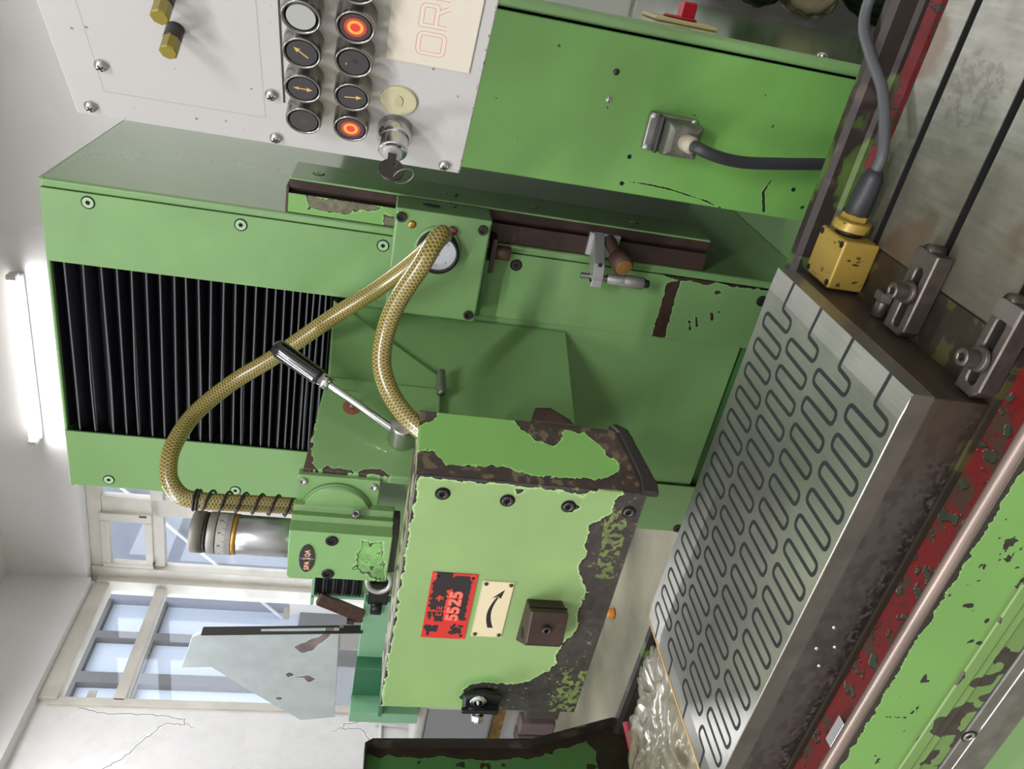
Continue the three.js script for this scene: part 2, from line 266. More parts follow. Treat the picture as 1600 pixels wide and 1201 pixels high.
// ================================================================ machine column
const ZC = -0.35;
function flush(t, p, n, R, mat, name = 'screw') { const s = part(t, name, place(flushScrew(R), p, n, 0.3), mat); part(s, 'socket_gap', place(lathe([[0, 0.0001], [R * 1.22, 0.0001], [R * 1.22, 0.0004], [0, 0.0004]], 24), p, n), M.hole); return s; }
const column = thing('grinder_column', 'tall green column of the grinder with black folding bellows between two screwed cover strips', 'machine column', [-0.39, 0, -0.6]);
{
  const c = column;
  part(c, 'base', box(-0.70, -0.06, 0, 0.72, -0.98, -0.36, 0.012), M.green);
  part(c, 'side_panel', box(-0.1461, -0.134, 0.72, 1.829, -1.0, ZC - 0.0005, 0.004), M.gloss);
  part(c, 'side_panel', box(-0.632, -0.618, 0.72, 1.829, -1.0, ZC - 0.004, 0.006), M.gloss);
  part(c, 'top_cover', box(-0.632, -0.1345, 1.826, 1.831, -1.0, ZC - 0.004, 0.002), M.green);
  part(c, 'back_panel', box(-0.618, -0.16, 0.72, 1.826, -1.0, -0.99), M.green);
  part(c, 'inner_wall', box(-0.618, -0.16, 0.72, 1.826, -0.42, -0.40), M.dark);
  // right cover strip: paint flaked off low down, one bare cross band
  const rc = worn({ x0: -0.248, x1: -0.1455, y0: 0.73, y1: 1.829, W: 190, paint: GREEN, bare: [64, 46, 41], rough: 0.0025, fine: 420, rim: 0.0014, s: 1,
    polys: [[[-0.158, 0.966], [-0.150, 0.948], [-0.2475, 0.944], [-0.247, 0.966]], [[-0.1455, 0.975], [-0.152, 0.955], [-0.149, 0.93], [-0.153, 0.905], [-0.1455, 0.89]], [[-0.1455, 0.895], [-0.149, 0.86], [-0.147, 0.80], [-0.1455, 0.79]],
      [[-0.16, 0.893], [-0.166, 0.885], [-0.162, 0.878], [-0.158, 0.884]], [[-0.205, 0.907], [-0.222, 0.901], [-0.222, 0.898], [-0.206, 0.903]], [[-0.214, 0.915], [-0.229, 0.909], [-0.228, 0.907], [-0.214, 0.912]], [[-0.196, 0.885], [-0.209, 0.881], [-0.208, 0.877], [-0.197, 0.880]], [[-0.190, 0.874], [-0.196, 0.872], [-0.192, 0.870]]] });
  for (const b of [rc.map, rc.bumpMap]) b.anisotropy = 4;
  part(c, 'cover_strip', uvPlane(box(-0.248, -0.1465, 0.73, 1.829, ZC - 0.004, ZC, 0.0012), (x, y) => [x, y], -0.248, -0.1455, 0.73, 1.829), Ph({ ...rc, roughness: 0.32, clearcoat: 0.3, clearcoatRoughness: 0.15 }));
  part(c, 'cover_strip', box(-0.626, -0.524, 0.73, 1.829, ZC - 0.004, ZC, 0.0012), M.gloss);
  const sy = [1.771, 1.579, 1.388, 1.197, 1.005, 0.81];
  sy.forEach((y, i) => { flush(c, [-0.1585 - i * 0.0014, y, ZC], [0, 0, 1], 0.0072, i < 3 ? M.greenPale2 : M.screwDark); flush(c, [-0.6105 - i * 0.0015, y, ZC], [0, 0, 1], 0.0072, i < 3 ? M.greenPale2 : M.screwDark); });
  // bellows: each fold a wedge, its edge bound with a grey strip
  const ys = [1.829, 1.809, 1.785, 1.762, 1.742, 1.723, 1.704, 1.686, 1.667, 1.652, 1.635, 1.618, 1.601, 1.585, 1.571, 1.557, 1.542, 1.530, 1.518, 1.506, 1.496, 1.486, 1.477, 1.468, 1.460, 1.452];
  const bm = Ph({ color: 0x14141c, roughness: 0.42, clearcoat: 0.25, clearcoatRoughness: 0.35 }), em = S({ color: 0x5a5a5e, roughness: 0.6 });
  const bel = part(c, 'bellows', box(-0.523, -0.249, 1.445, 1.828, -0.399, -0.394), bm);
  for (let i = 0; i < ys.length - 1; i++) {
    const a = ys[i], b = ys[i + 1], m = (a + b) / 2 + 0.002, t = (hash(i, 3) - 0.5) * 0.006, g = runX([[-0.356, a], [-0.356, a - 0.001], [-0.378, m], [-0.356, b + 0.001], [-0.356, b], [-0.394, b], [-0.394, a]], -0.5235, -0.2485);
    part(bel, 'fold', g, bm);
    if (i) { const e = tube([[-0.249, a, -0.3555], [-0.33, a + t * 0.4, -0.3555], [-0.44, a + t, -0.3555], [-0.523, a + t * 0.6, -0.3555]], 0.0013, 12, 6); part(bel, 'edge_strip', e, em); }
  }
  // recessed front plate below the spindle head, with a ledge under it
  part(c, 'recessed_plate', box(-0.5228, -0.2496, 0.815, 1.43, ZC - 0.012, ZC - 0.0045), M.green);
  part(c, 'ledge', box(-0.527, -0.246, 0.73, 0.8125, ZC - 0.02, ZC - 0.014, 0.002), M.greenDark);
}
// stop rail on the column's right edge: green bar with a slot along its front
const rail = thing('stop_rail', 'long upright rail with a dark slot and worn brown face on the column edge', 'rail', [-0.1105, 0.915, -0.38]);
{
  const g = (y0, y1) => raise([[-0.136, -0.405], [-0.089, -0.405], [-0.089, -0.358], [-0.099, -0.353], [-0.099, -0.366], [-0.106, -0.366], [-0.106, -0.352], [-0.132, -0.352], [-0.136, -0.358]], y0, y1, 0.0008);
  part(rail, 'bar', g(0.918, 1.519), M.brown);
  part(rail, 'side_strip', box(-0.089, -0.086, 0.918, 1.519, -0.436, -0.356, 0.001), M.green);
  const fw = worn({ x0: -0.132, x1: -0.106, y0: 1.372, y1: 1.519, W: 220, paint: [118, 163, 90], bare: [110, 105, 84], rough: 0.004, fine: 500, polys: [[[-0.124, 1.493], [-0.106, 1.495], [-0.106, 1.395], [-0.1125, 1.40], [-0.1175, 1.43], [-0.125, 1.44]], [[-0.1185, 1.392], [-0.132, 1.39], [-0.132, 1.37], [-0.1185, 1.37]]], s: 7 });
  part(rail, 'face_plate', uvPlane(box(-0.132, -0.1062, 1.372, 1.519, -0.3522, -0.351), (x, y) => [x, y], -0.132, -0.106, 1.372, 1.519), S({ ...fw, roughness: 0.4 }));
  part(rail, 'end_cap', box(-0.133, -0.0965, 1.5185, 1.5225, -0.40, -0.351, 0.001), M.brown);
  for (const y of [1.485, 1.30, 1.182, 1.03]) flush(rail, [-0.086, y, -0.390], [1, 0, 0], 0.0065, M.green);
}
// gauge box clamped over the rail
const gbox = thing('gauge_box', 'green box with a round white dial gauge, a red lamp and four corner screws', 'gauge box', [-0.16, 1.25, -0.33]);
{
  part(gbox, 'housing', box(-0.238, -0.0885, 1.249, 1.377, -0.3505, -0.30, 0.004), M.green);
  part(gbox, 'side_cheek', box(-0.0945, -0.0875, 1.249, 1.377, -0.3515, -0.30, 0.002), M.green);
  part(gbox, 'foot', box(-0.236, -0.15, 1.241, 1.2495, -0.348, -0.318, 0.001), M.greenDark);
  for (const p of [[-0.0995, 1.369], [-0.1015, 1.260], [-0.227, 1.260], [-0.227, 1.369]]) part(gbox, 'screw', place(capScrew(0.0068, 0.004), [p[0], p[1], -0.3002], [0, 0, 1], 0.4), M.screwDark);
  const g = part(gbox, 'dial_gauge', place(lathe([[0.0285, 0], [0.0325, 0], [0.0325, 0.0025], [0.0295, 0.004], [0.0285, 0.004]], 40), [-0.137, 1.316, -0.30], [0, 0, 1]), M.green);
  part(g, 'bezel', place(lathe([[0, 0.001], [0.0285, 0.001], [0.0285, 0.018], [0.0240, 0.020], [0.0240, 0.0145], [0, 0.0145]], 40), [-0.137, 1.316, -0.30], [0, 0, 1]), M.dark);
  const face = canvasTex(256, 256, (c) => { c.fillStyle = '#c9cdd0'; c.fillRect(0, 0, 256, 256); c.translate(128, 128); c.strokeStyle = '#30343a'; for (let i = 0; i <= 30; i++) { const a = Math.PI * (0.75 + 1.5 * i / 30), l = i % 5 ? 92 : 82; c.lineWidth = i % 5 ? 2 : 4; c.beginPath(); c.moveTo(104 * Math.cos(a), 104 * Math.sin(a)); c.lineTo(l * Math.cos(a), l * Math.sin(a)); c.stroke(); } c.lineWidth = 5; c.beginPath(); c.moveTo(-20, 14); c.lineTo(70, -48); c.stroke(); c.fillStyle = '#30343a'; c.beginPath(); c.arc(0, 0, 10, 0, 7); c.fill(); });
  part(g, 'dial', place(new THREE.CircleGeometry(0.0240, 40), [-0.137, 1.316, -0.2852], [0, 0, 1]), S({ map: face, roughness: 0.35 }));
  part(g, 'cover_glass', place(new THREE.CircleGeometry(0.0240, 40), [-0.137, 1.316, -0.2826], [0, 0, 1]), M.glass);
  part(gbox, 'plug_screw', place(domeScrew(0.0055, 0.003), [-0.108, 1.354, -0.30], [0, 0, 1]), M.brass, 'small brass screw');
  part(gbox, 'indicator_lamp', place(lathe([[0.0062, 0], [0.0062, 0.005], [0.0052, 0.0075], [0, 0.0082]], 20), [-0.1075, 1.300, -0.30], [0, 0, 1]), Ph({ color: 0x5c0f22, roughness: 0.15, clearcoat: 1 }), 'dark red lens');
  part(gbox, 'badge', place(extr(circ(1, 28).map(([a, b]) => [0.0055 * a, 0.0125 * b]), 0.0012, 0.0003), [-0.0875, 1.331, -0.327], [1, 0, 0], 0), S({ color: 0x4a4d50, roughness: 0.35, metalness: 0.6 }), 'oval dark maker badge');
  flush(gbox, [-0.0875, 1.303, -0.340], [1, 0, 0], 0.0055, M.green);
}
const plugs = thing('limit_plunger', 'rusty round plunger and plate under the gauge box on the stop rail', 'plunger', [-0.135, 1.215, -0.34]);
part(plugs, 'plate', box(-0.168, -0.118, 1.234, 1.241, -0.348, -0.318, 0.001), M.brown);
part(plugs, 'plunger', rod([-0.142, 1.2345, -0.335], [-0.142, 1.212, -0.335], 0.010), M.brownGrip);
// stop bracket with its clamping knob and micrometer
const stop = thing('micrometer_stop', 'grey metal stop bracket with a brown knob and a small micrometer on the rail', 'micrometer stop', [-0.115, 1.06, -0.33]);
{
  part(stop, 'base_plate', box(-0.1305, -0.0965, 1.056, 1.102, -0.352, -0.345, 0.001), M.alu);
  part(stop, 'bracket', raise([[-0.0955, -0.346], [-0.1305, -0.346], [-0.1575, -0.312], [-0.155, -0.299], [-0.143, -0.297], [-0.128, -0.306]], 1.081, 1.0965, 0.001), M.alu);
  part(stop, 'split_clamp', box(-0.160, -0.150, 1.0805, 1.0965, -0.312, -0.298, 0.001), M.alu);
  part(stop, 'set_screw', place(capScrew(0.003, 0.002), [-0.129, 1.0885, -0.3045], [0.5, 0, 0.85]), M.screwDark);
  const mic = part(stop, 'micrometer', rod([-0.151, 1.109, -0.315], [-0.151, 1.06, -0.315], 0.0042), M.steel);
  part(mic, 'sleeve', rod([-0.151, 1.071, -0.315], [-0.151, 1.036, -0.315], 0.0075), M.alu);
  part(mic, 'thimble', rod([-0.151, 1.045, -0.315], [-0.151, 1.017, -0.315], 0.009), M.knurl);
  part(mic, 'ratchet', rod([-0.151, 1.018, -0.315], [-0.151, 1.008, -0.315], 0.006), M.screwDark);
  const kn = part(stop, 'knob', rod([-0.1035, 1.073, -0.346], [-0.118, 1.063, -0.305], 0.0085), M.brownGrip);
  part(kn, 'knob_head', rod([-0.1155, 1.0645, -0.312], [-0.1225, 1.0585, -0.292], 0.0145), M.brownGrip);
  part(kn, 'knob_face', rod([-0.1222, 1.0588, -0.293], [-0.1232, 1.058, -0.290], 0.0118), S({ map: grainTile(128, 0.02, [164, 118, 62], 0.5, 5, 4), roughness: 0.5, metalness: 0.4 }), 'flaking tan cap');
}

// ================================================================ spindle head (its right wall runs slantwise towards the front)
const TH = 21 * Math.PI / 180, DD = V3(-Math.sin(TH), 0, Math.cos(TH)), NN = V3(Math.cos(TH), 0, Math.sin(TH)), HA = V3(-0.2485, 0, -0.342);
const headM = new THREE.Matrix4().makeBasis(DD.clone().negate(), V3(0, 1, 0), NN).setPosition(HA);
// a wall piece: outline in (u along the wall, y), from depth n0 to n1 along the wall's outward normal
const slab = (pts, n0, n1, bev = 0.0015) => extr(pts.map(([u, y]) => [-u, y]), n1 - n0, bev, [], 2).translate(0, 0, n0).applyMatrix4(headM);
const hp = (u, y, n = 0) => [HA.x + DD.x * u + NN.x * n, y, HA.z + DD.z * u + NN.z * n];
const wallU = (x, y, z) => [(x - HA.x) * DD.x + (z - HA.z) * DD.z, y];
const head = thing('spindle_head', 'green spindle head casting standing out from the column, paint peeling at its top edge', 'spindle head', [-0.4, 1.1, -0.25]);
{
  const f0 = hp(0, 0, -0.010), f1 = hp(0.272, 0, -0.010), f2 = hp(0.272, 0, -0.16);
  part(head, 'lower_body', raise([[f0[0], -0.3565], [f0[0], f0[2]], [f1[0], f1[2]], [f2[0], f2[2]], [-0.50, -0.3565]], 1.10, 1.44, 0.003), M.green);
  part(head, 'upper_body', uvBox(slab([[0.0, 1.4485], [0.122, 1.290], [0.280, 1.290], [0.280, 1.445], [0.15, 1.440]], -0.024, 0.0, 0.003)), M.green);
  const hw = worn({ x0: 0.14, x1: 0.31, y0: 1.29, y1: 1.46, W: 460, bare: [74, 56, 48], rough: 0.006, fine: 380, s: 11, polys: [[[0.195, 1.46], [0.2905, 1.46], [0.2905, 1.438], [0.284, 1.444], [0.275, 1.4435], [0.25, 1.449], [0.22, 1.448]], [[0.2855, 1.425], [0.2902, 1.428], [0.2902, 1.395], [0.2865, 1.402]], [[0.281, 1.374], [0.2902, 1.386], [0.2902, 1.352], [0.285, 1.356]]] });
  part(head, 'front_block', uvPlane(slab([[0.147, 1.292], [0.292, 1.292], [0.292, 1.366], [0.291, 1.453], [0.147, 1.4415]], -0.010, 0.006, 0.002), wallU, 0.14, 0.31, 1.29, 1.46), Ph({ ...hw, roughness: 0.34, clearcoat: 0.25 }));
  part(head, 'seam', slab([[0.166, 1.40], [0.1668, 1.40], [0.1668, 1.443], [0.166, 1.443]], 0.003, 0.0066, 0), M.greenDark);
  const sb = part(head, 'grease_plug', place(lathe([[0, 0], [0.0115, 0], [0.0115, 0.0015], [0, 0.0015]], 28), hp(0.193, 1.405, 0.006), NN.toArray()), S({ color: 0x8a4a38, roughness: 0.6 }), 'rust red washer with a steel nipple');
  part(sb, 'nipple', place(lathe([[0, 0], [0.0045, 0], [0.0045, 0.004], [0.0028, 0.006], [0.0028, 0.011], [0, 0.012]], 14), hp(0.193, 1.405, 0.0072), NN.toArray()), M.steel);
  part(head, 'coolant_pipe', rod(hp(0.122, 1.293, 0.012), hp(0.16, 1.292, 0.012), 0.006), M.steel);
}
const lever = thing('feed_lever', 'steel lever with a round hub and a black handgrip on the spindle head', 'lever', hp(0.234, 1.339, 0.006));
{
  const h0 = hp(0.234, 1.339, 0.0062), ax = NN.toArray();
  part(lever, 'hub', place(lathe([[0, 0], [0.0185, 0], [0.0195, 0.003], [0.0175, 0.030], [0.0155, 0.033], [0, 0.034]], 36), h0, ax), M.brushed);
  const a = hp(0.243, 1.343, 0.0275), b = hp(0.1885, 1.438, 0.045), d = V3(...b).sub(V3(...a)).normalize(), at = (p, s) => [p[0] + d.x * s, p[1] + d.y * s, p[2] + d.z * s];
  part(lever, 'arm', rod(at(a, 0.012), at(b, 0.002), 0.0052, 20, 0.0047), M.chrome);
  part(lever, 'collar', rod(at(b, -0.004), at(b, 0.009), 0.0092), M.chrome);
  part(lever, 'handgrip', place(lathe([[0, 0], [0.0088, 0], [0.0108, 0.006], [0.0118, 0.058], [0.0112, 0.066], [0.0085, 0.0705], [0, 0.072]], 28), at(b, 0.009), d.toArray()), Ph({ color: 0x111114, roughness: 0.22, clearcoat: 0.8 }));
}
// ================================================================ wheel guard
const ZG = 0.05;
const guard = thing('wheel_guard', 'boxy green wheel guard with badly flaked paint and a red and black plate', 'wheel guard', [-0.43, 1.079, 0.01]);
{
  const GA = V3(-0.2555, 0, ZG), gp = (u, y, n = 0) => [GA.x + DD.x * u + NN.x * n, y, GA.z + DD.z * u + NN.z * n];
  const gM = new THREE.Matrix4().makeBasis(DD.clone().negate(), V3(0, 1, 0), NN).setPosition(GA);
  const gslab = (pts, n0, n1, bev) => extr(pts.map(([u, y]) => [-u, y]), n1 - n0, bev, [], 2).translate(0, 0, n0).applyMatrix4(gM);
  const bk = gp(-0.0845, 0);
  part(guard, 'body', uvBox(raise([[-0.613, ZG - 0.006], [-0.262, ZG - 0.006], [bk[0] - 0.006, bk[2]], [-0.613, bk[2]]], 1.081, 1.325, 0.002)), M.brown);
  // front cover plate
  const X0 = -0.6155, X1 = -0.2545, Y0 = 1.0775, Y1 = 1.331;
  const fw = worn({ x0: X0, x1: X1, y0: Y0, y1: Y1, W: 1200, paint: [135, 165, 105], bare: [60, 55, 52], rough: 0.0045, fine: 420, rim: 0.0022, s: 2,
    polys: [[[-0.23, 1.12], [-0.258, 1.105], [-0.266, 1.113], [-0.282, 1.110], [-0.295, 1.122], [-0.305, 1.133], [-0.326, 1.131], [-0.347, 1.124], [-0.364, 1.130], [-0.39, 1.118], [-0.403, 1.111], [-0.429, 1.115], [-0.466, 1.110], [-0.489, 1.121], [-0.506, 1.125], [-0.529, 1.122], [-0.543, 1.134], [-0.556, 1.150], [-0.566, 1.163], [-0.565, 1.179], [-0.563, 1.2], [-0.568, 1.221], [-0.582, 1.229], [-0.597, 1.232], [-0.606, 1.212], [-0.612, 1.18], [-0.63, 1.17], [-0.63, 1.06], [-0.23, 1.06]],
      [[-0.255, 1.332], [-0.2565, 1.30], [-0.2575, 1.25], [-0.259, 1.18], [-0.262, 1.15], [-0.25, 1.13], [-0.25, 1.332]], [[-0.63, 1.335], [-0.63, 1.3285], [-0.5, 1.3288], [-0.35, 1.3287], [-0.25, 1.327], [-0.25, 1.335]],
      [[-0.277, 1.164], [-0.285, 1.158], [-0.279, 1.151], [-0.272, 1.157]], [[-0.262, 1.224], [-0.268, 1.221], [-0.263, 1.217]]],
    spots: (c, x, y, n) => { const m = (x > -0.38 && x < -0.275 && Math.abs(y - 1.1 - (x + 0.33) * 0.12) < 0.013) || (x < -0.53 && y < 1.115) ? 0.50 : 0.75; const k = fbm(x * 210 + 3, y * 210, 5); return k > m - 0.3 * n * 0.3 && k > 0.52 ? [104 + 60 * n, 118 + 60 * n, 66] : c; },
    stain: (c, x, y, n) => { const g = Math.hypot(x + 0.582, y - 1.205); return g < 0.04 ? mix(c, [92, 150, 78], 0.5 * sst(0.04, 0.02, g)) : c; } });
  part(guard, 'front_cover', uvPlane(box(X0, X1, Y0, Y1, ZG - 0.006, ZG, 0.002), (x, y) => [x, y], X0, X1, Y0, Y1), Ph({ ...fw, roughness: 0.36, clearcoat: 0.2, clearcoatRoughness: 0.2 }));
  part(guard, 'top_plate', uvPlane(raise([[-0.614, ZG - 0.007], [-0.258, ZG - 0.007], [bk[0], bk[2]], [-0.614, bk[2]]], 1.325, 1.330, 0.001), (x, y, z) => [x, z], -0.62, -0.22, -0.032, 0.052), S({ ...worn({ x0: -0.62, x1: -0.22, y0: -0.032, y1: 0.052, W: 500, paint: [150, 152, 118], bare: [70, 58, 50], chips: 0.15, chipF: 70, chipMin: 0.47, s: 5 }), roughness: 0.6 }));
  // slanting right wall
  const sw = worn({ x0: -0.11, x1: 0.01, y0: 1.06, y1: 1.335, W: 420, paint: [122, 174, 90], bare: [70, 56, 50], rough: 0.0045, fine: 420, s: 4,
    polys: [[[-0.030, 1.34], [-0.032, 1.315], [-0.016, 1.30], [-0.018, 1.27], [-0.021, 1.24], [-0.013, 1.205], [-0.012, 1.16], [-0.016, 1.121], [-0.034, 1.103], [-0.055, 1.123], [-0.074, 1.14], [-0.077, 1.165], [-0.066, 1.168], [-0.055, 1.177], [-0.058, 1.2], [-0.076, 1.218], [-0.088, 1.225], [-0.115, 1.225], [-0.115, 1.05], [0.02, 1.05], [0.02, 1.34]], [[-0.115, 1.34], [-0.115, 1.312], [-0.078, 1.312], [-0.07, 1.322], [-0.06, 1.34]]],
    spots: (c, x, y, n) => n > 0.1 ? mix(c, [120, 108, 74], 0.6) : c });
  part(guard, 'side_wall', uvPlane(gslab([[0, 1.0785], [-0.001, 1.330], [-0.0845, 1.330], [-0.0845, 1.20], [-0.0845, 1.094]], -0.006, 0.0, 0.0015), (x, y, z) => [(x - GA.x) * DD.x + (z - GA.z) * DD.z, y], -0.11, 0.01, 1.06, 1.335), Ph({ ...sw, roughness: 0.4, clearcoat: 0.15 }));
  part(guard, 'rear_lug', uvBox(gslab([[-0.083, 1.204], [-0.106, 1.198], [-0.108, 1.18], [-0.094, 1.158], [-0.083, 1.15]], -0.014, 0.001, 0.004)), M.brown, 'bare dark lug');
  part(guard, 'lower_lip', uvBox(gslab([[0.0, 1.066], [0.0, 1.086], [-0.02, 1.0855], [-0.078, 1.103], [-0.0875, 1.112], [-0.0895, 1.104], [-0.083, 1.091], [-0.012, 1.066]], -0.004, 0.006, 0.002)), M.screwDark, 'bare dark lip');
  for (const p of [[-0.276, 1.300], [-0.278, 1.230], [-0.279, 1.162], [-0.280, 1.093]]) { const s = part(guard, 'screw', place(capScrew(0.0062, 0.003), [p[0], p[1], ZG], [0, 0, 1], 0.2), M.screwDark); part(s, 'counterbore', place(lathe([[0, 0.0002], [0.0082, 0.0002], [0.0082, 0.0006], [0, 0.0006]], 24), [p[0], p[1], ZG], [0, 0, 1]), M.hole); }
  // rivet plates
  const np = canvasTex(680, 360, (c, W, H) => {
    c.fillStyle = '#c4322a'; c.fillRect(0, 0, W, H); c.fillStyle = '#2c2626';
    const blob = (x, y, w, h, n = 26) => { for (let i = 0; i < n; i++) { c.beginPath(); c.ellipse(x + rnd() * w, y + rnd() * h, 8 + rnd() * 22, 6 + rnd() * 14, rnd() * 3, 0, 7); c.fill(); } };
    c.fillRect(300, 34, 380, 130); c.fillRect(440, 30, 205, 290); c.fillRect(220, 190, 440, 130); c.fillRect(180, 80, 200, 70);
    blob(70, 20, 60, 90); blob(190, 30, 440, 12); blob(210, 290, 430, 26); blob(60, 225, 90, 90); blob(600, 60, 40, 260, 20); blob(210, 70, 160, 60, 16);
    c.fillStyle = '#d8413a'; for (let i = 0; i < 60; i++) { c.beginPath(); c.ellipse(190 + rnd() * 330, 150 + rnd() * 26, 6 + rnd() * 13, 5 + rnd() * 10, rnd() * 3, 0, 7); c.fill(); }
    for (const [x, y] of [[640, 24], [650, 322], [30, 330]]) { c.beginPath(); c.ellipse(x, y, 36, 20, 0, 0, 7); c.fill(); }
    c.fillStyle = '#d8413a'; c.font = 'bold 60px monospace'; c.fillText('ESE', 236, 128); c.font = 'bold 66px serif'; c.fillText('北', 352, 130); c.fillRect(388, 84, 64, 12); c.fillRect(412, 60, 10, 66); c.fillRect(430, 70, 10, 52);
    c.font = '124px monospace'; const txt = [['5', 190], ['5', 268], ['2', 350], ['5', 428]];
    for (const [ch, x] of txt) { c.lineWidth = 22; c.strokeStyle = '#d8413a'; c.strokeText(ch, x, 262); } for (const [ch, x] of txt) { c.lineWidth = 5; c.strokeStyle = '#efd6ac'; c.strokeText(ch, x, 262); c.fillStyle = '#e04a3e'; c.fillText(ch, x, 262); }
  });
  const pl = part(guard, 'type_plate', box(-0.4885, -0.3855, 1.2435, 1.2955, ZG, ZG + 0.0012).clone(), S({ map: np, roughness: 0.4 }), 'red and black plate numbered 5525');
  pl.geometry = uvPlane(pl.geometry, (x, y) => [x - 0.43, y + 1.079], -0.4885, -0.3855, 1.2435, 1.2955);
  for (const [x, y] of [[-0.391, 1.289], [-0.391, 1.249], [-0.482, 1.289], [-0.483, 1.249]]) part(pl, 'rivet', place(domeScrew(0.0022, 0.0016), [x, y, ZG + 0.001], [0, 0, 1]), M.dark);
  const ar = canvasTex(640, 260, (c, W, H) => {
    c.fillStyle = '#d8caa6'; c.fillRect(0, 0, W, H); c.strokeStyle = '#c2b48c'; c.lineWidth = 4; c.strokeRect(4, 4, W - 8, H - 8); c.fillStyle = '#222226';
    const q = (t) => [110 + 360 * t, 172 - 70 * Math.sin(Math.PI * (0.18 + 0.72 * t)) * 1.0 + 40 * (1 - t) * 0.3]; c.beginPath(); const up = [], dn = []; for (let i = 0; i <= 20; i++) { const t = i / 20, [x, y] = q(t), w = 24 * (1 - 0.62 * t); up.push([x, y - w]); dn.unshift([x, y + w]); } [...up, ...dn].forEach((p, i) => i ? c.lineTo(...p) : c.moveTo(...p)); c.fill();
    c.beginPath(); c.moveTo(452, 100); c.lineTo(558, 196); c.lineTo(452, 178); c.lineTo(478, 150); c.fill();
  });
  const pa = part(guard, 'arrow_plate', box(-0.4825, -0.394, 1.2, 1.2365, ZG, ZG + 0.0012), S({ map: ar, roughness: 0.45 }), 'cream plate with a curved black arrow');
  pa.geometry = uvPlane(pa.geometry, (x, y) => [x - 0.43, y + 1.079], -0.4825, -0.394, 1.2, 1.2365);
  for (const [x, y] of [[-0.398, 1.2325], [-0.398, 1.2035], [-0.4785, 1.2325], [-0.4785, 1.2035]]) part(pa, 'rivet', place(domeScrew(0.0026, 0.002), [x, y, ZG + 0.001], [0, 0, 1]), M.screwDark);
  // brown square latch block
  const kb = part(guard, 'latch_block', uvBox(join(raise([[-0.4875, ZG], [-0.4185, ZG], [-0.4075, ZG + 0.031], [-0.4475, ZG + 0.040], [-0.4555, ZG + 0.036]], 1.1375, 1.181, 0.0012))), M.brown, 'brown square latch block');
  part(kb, 'groove', box(-0.4130, -0.4105, 1.1370, 1.1815, ZG + 0.0195, ZG + 0.021), M.hole);
  part(kb, 'set_screw', place(capScrew(0.005, 0.006), [-0.4275, 1.161, ZG + 0.0355], [0.22, 0, 1], 0.3), M.screwDark);
  part(kb, 'bore', place(lathe([[0, 0], [0.007, 0], [0.007, 0.0006], [0, 0.0006]], 20), [-0.455, 1.1808, ZG + 0.018], [0, 1, 0]), M.hole);
  // clamp eye bolt low at the left edge
  const eb = part(guard, 'clamp_bracket', uvBox(place(extr([[-0.017, -0.022], [0.012, -0.024], [0.018, 0.0], [0.012, 0.024], [-0.017, 0.022]], 0.012, 0.003), [-0.586, 1.207, ZG + 0.004], [0, 0, 1])), M.black, 'black clamp bracket with an eye bolt');
  part(eb, 'washer', place(lathe([[0.005, 0], [0.0105, 0], [0.0105, 0.004], [0.005, 0.004]], 24), [-0.578, 1.213, ZG + 0.016], [0, 0, 1]), M.chrome);
  part(eb, 'bolt', rod([-0.578, 1.213, ZG + 0.010], [-0.607, 1.2095, ZG + 0.024], 0.0052), M.chrome);
  part(eb, 'nut', place(extr(circ(0.0085, 6), 0.009, 0.001, [circ(0.0045, 12)]), [-0.597, 1.2105, ZG + 0.020], [-0.9, 0, 0.4]), M.chrome);
  part(eb, 'strap', uvBox(box(-0.5915, -0.5855, 1.186, 1.233, ZG + 0.019, ZG + 0.026, 0.002).rotateZ(0)), M.black);
}
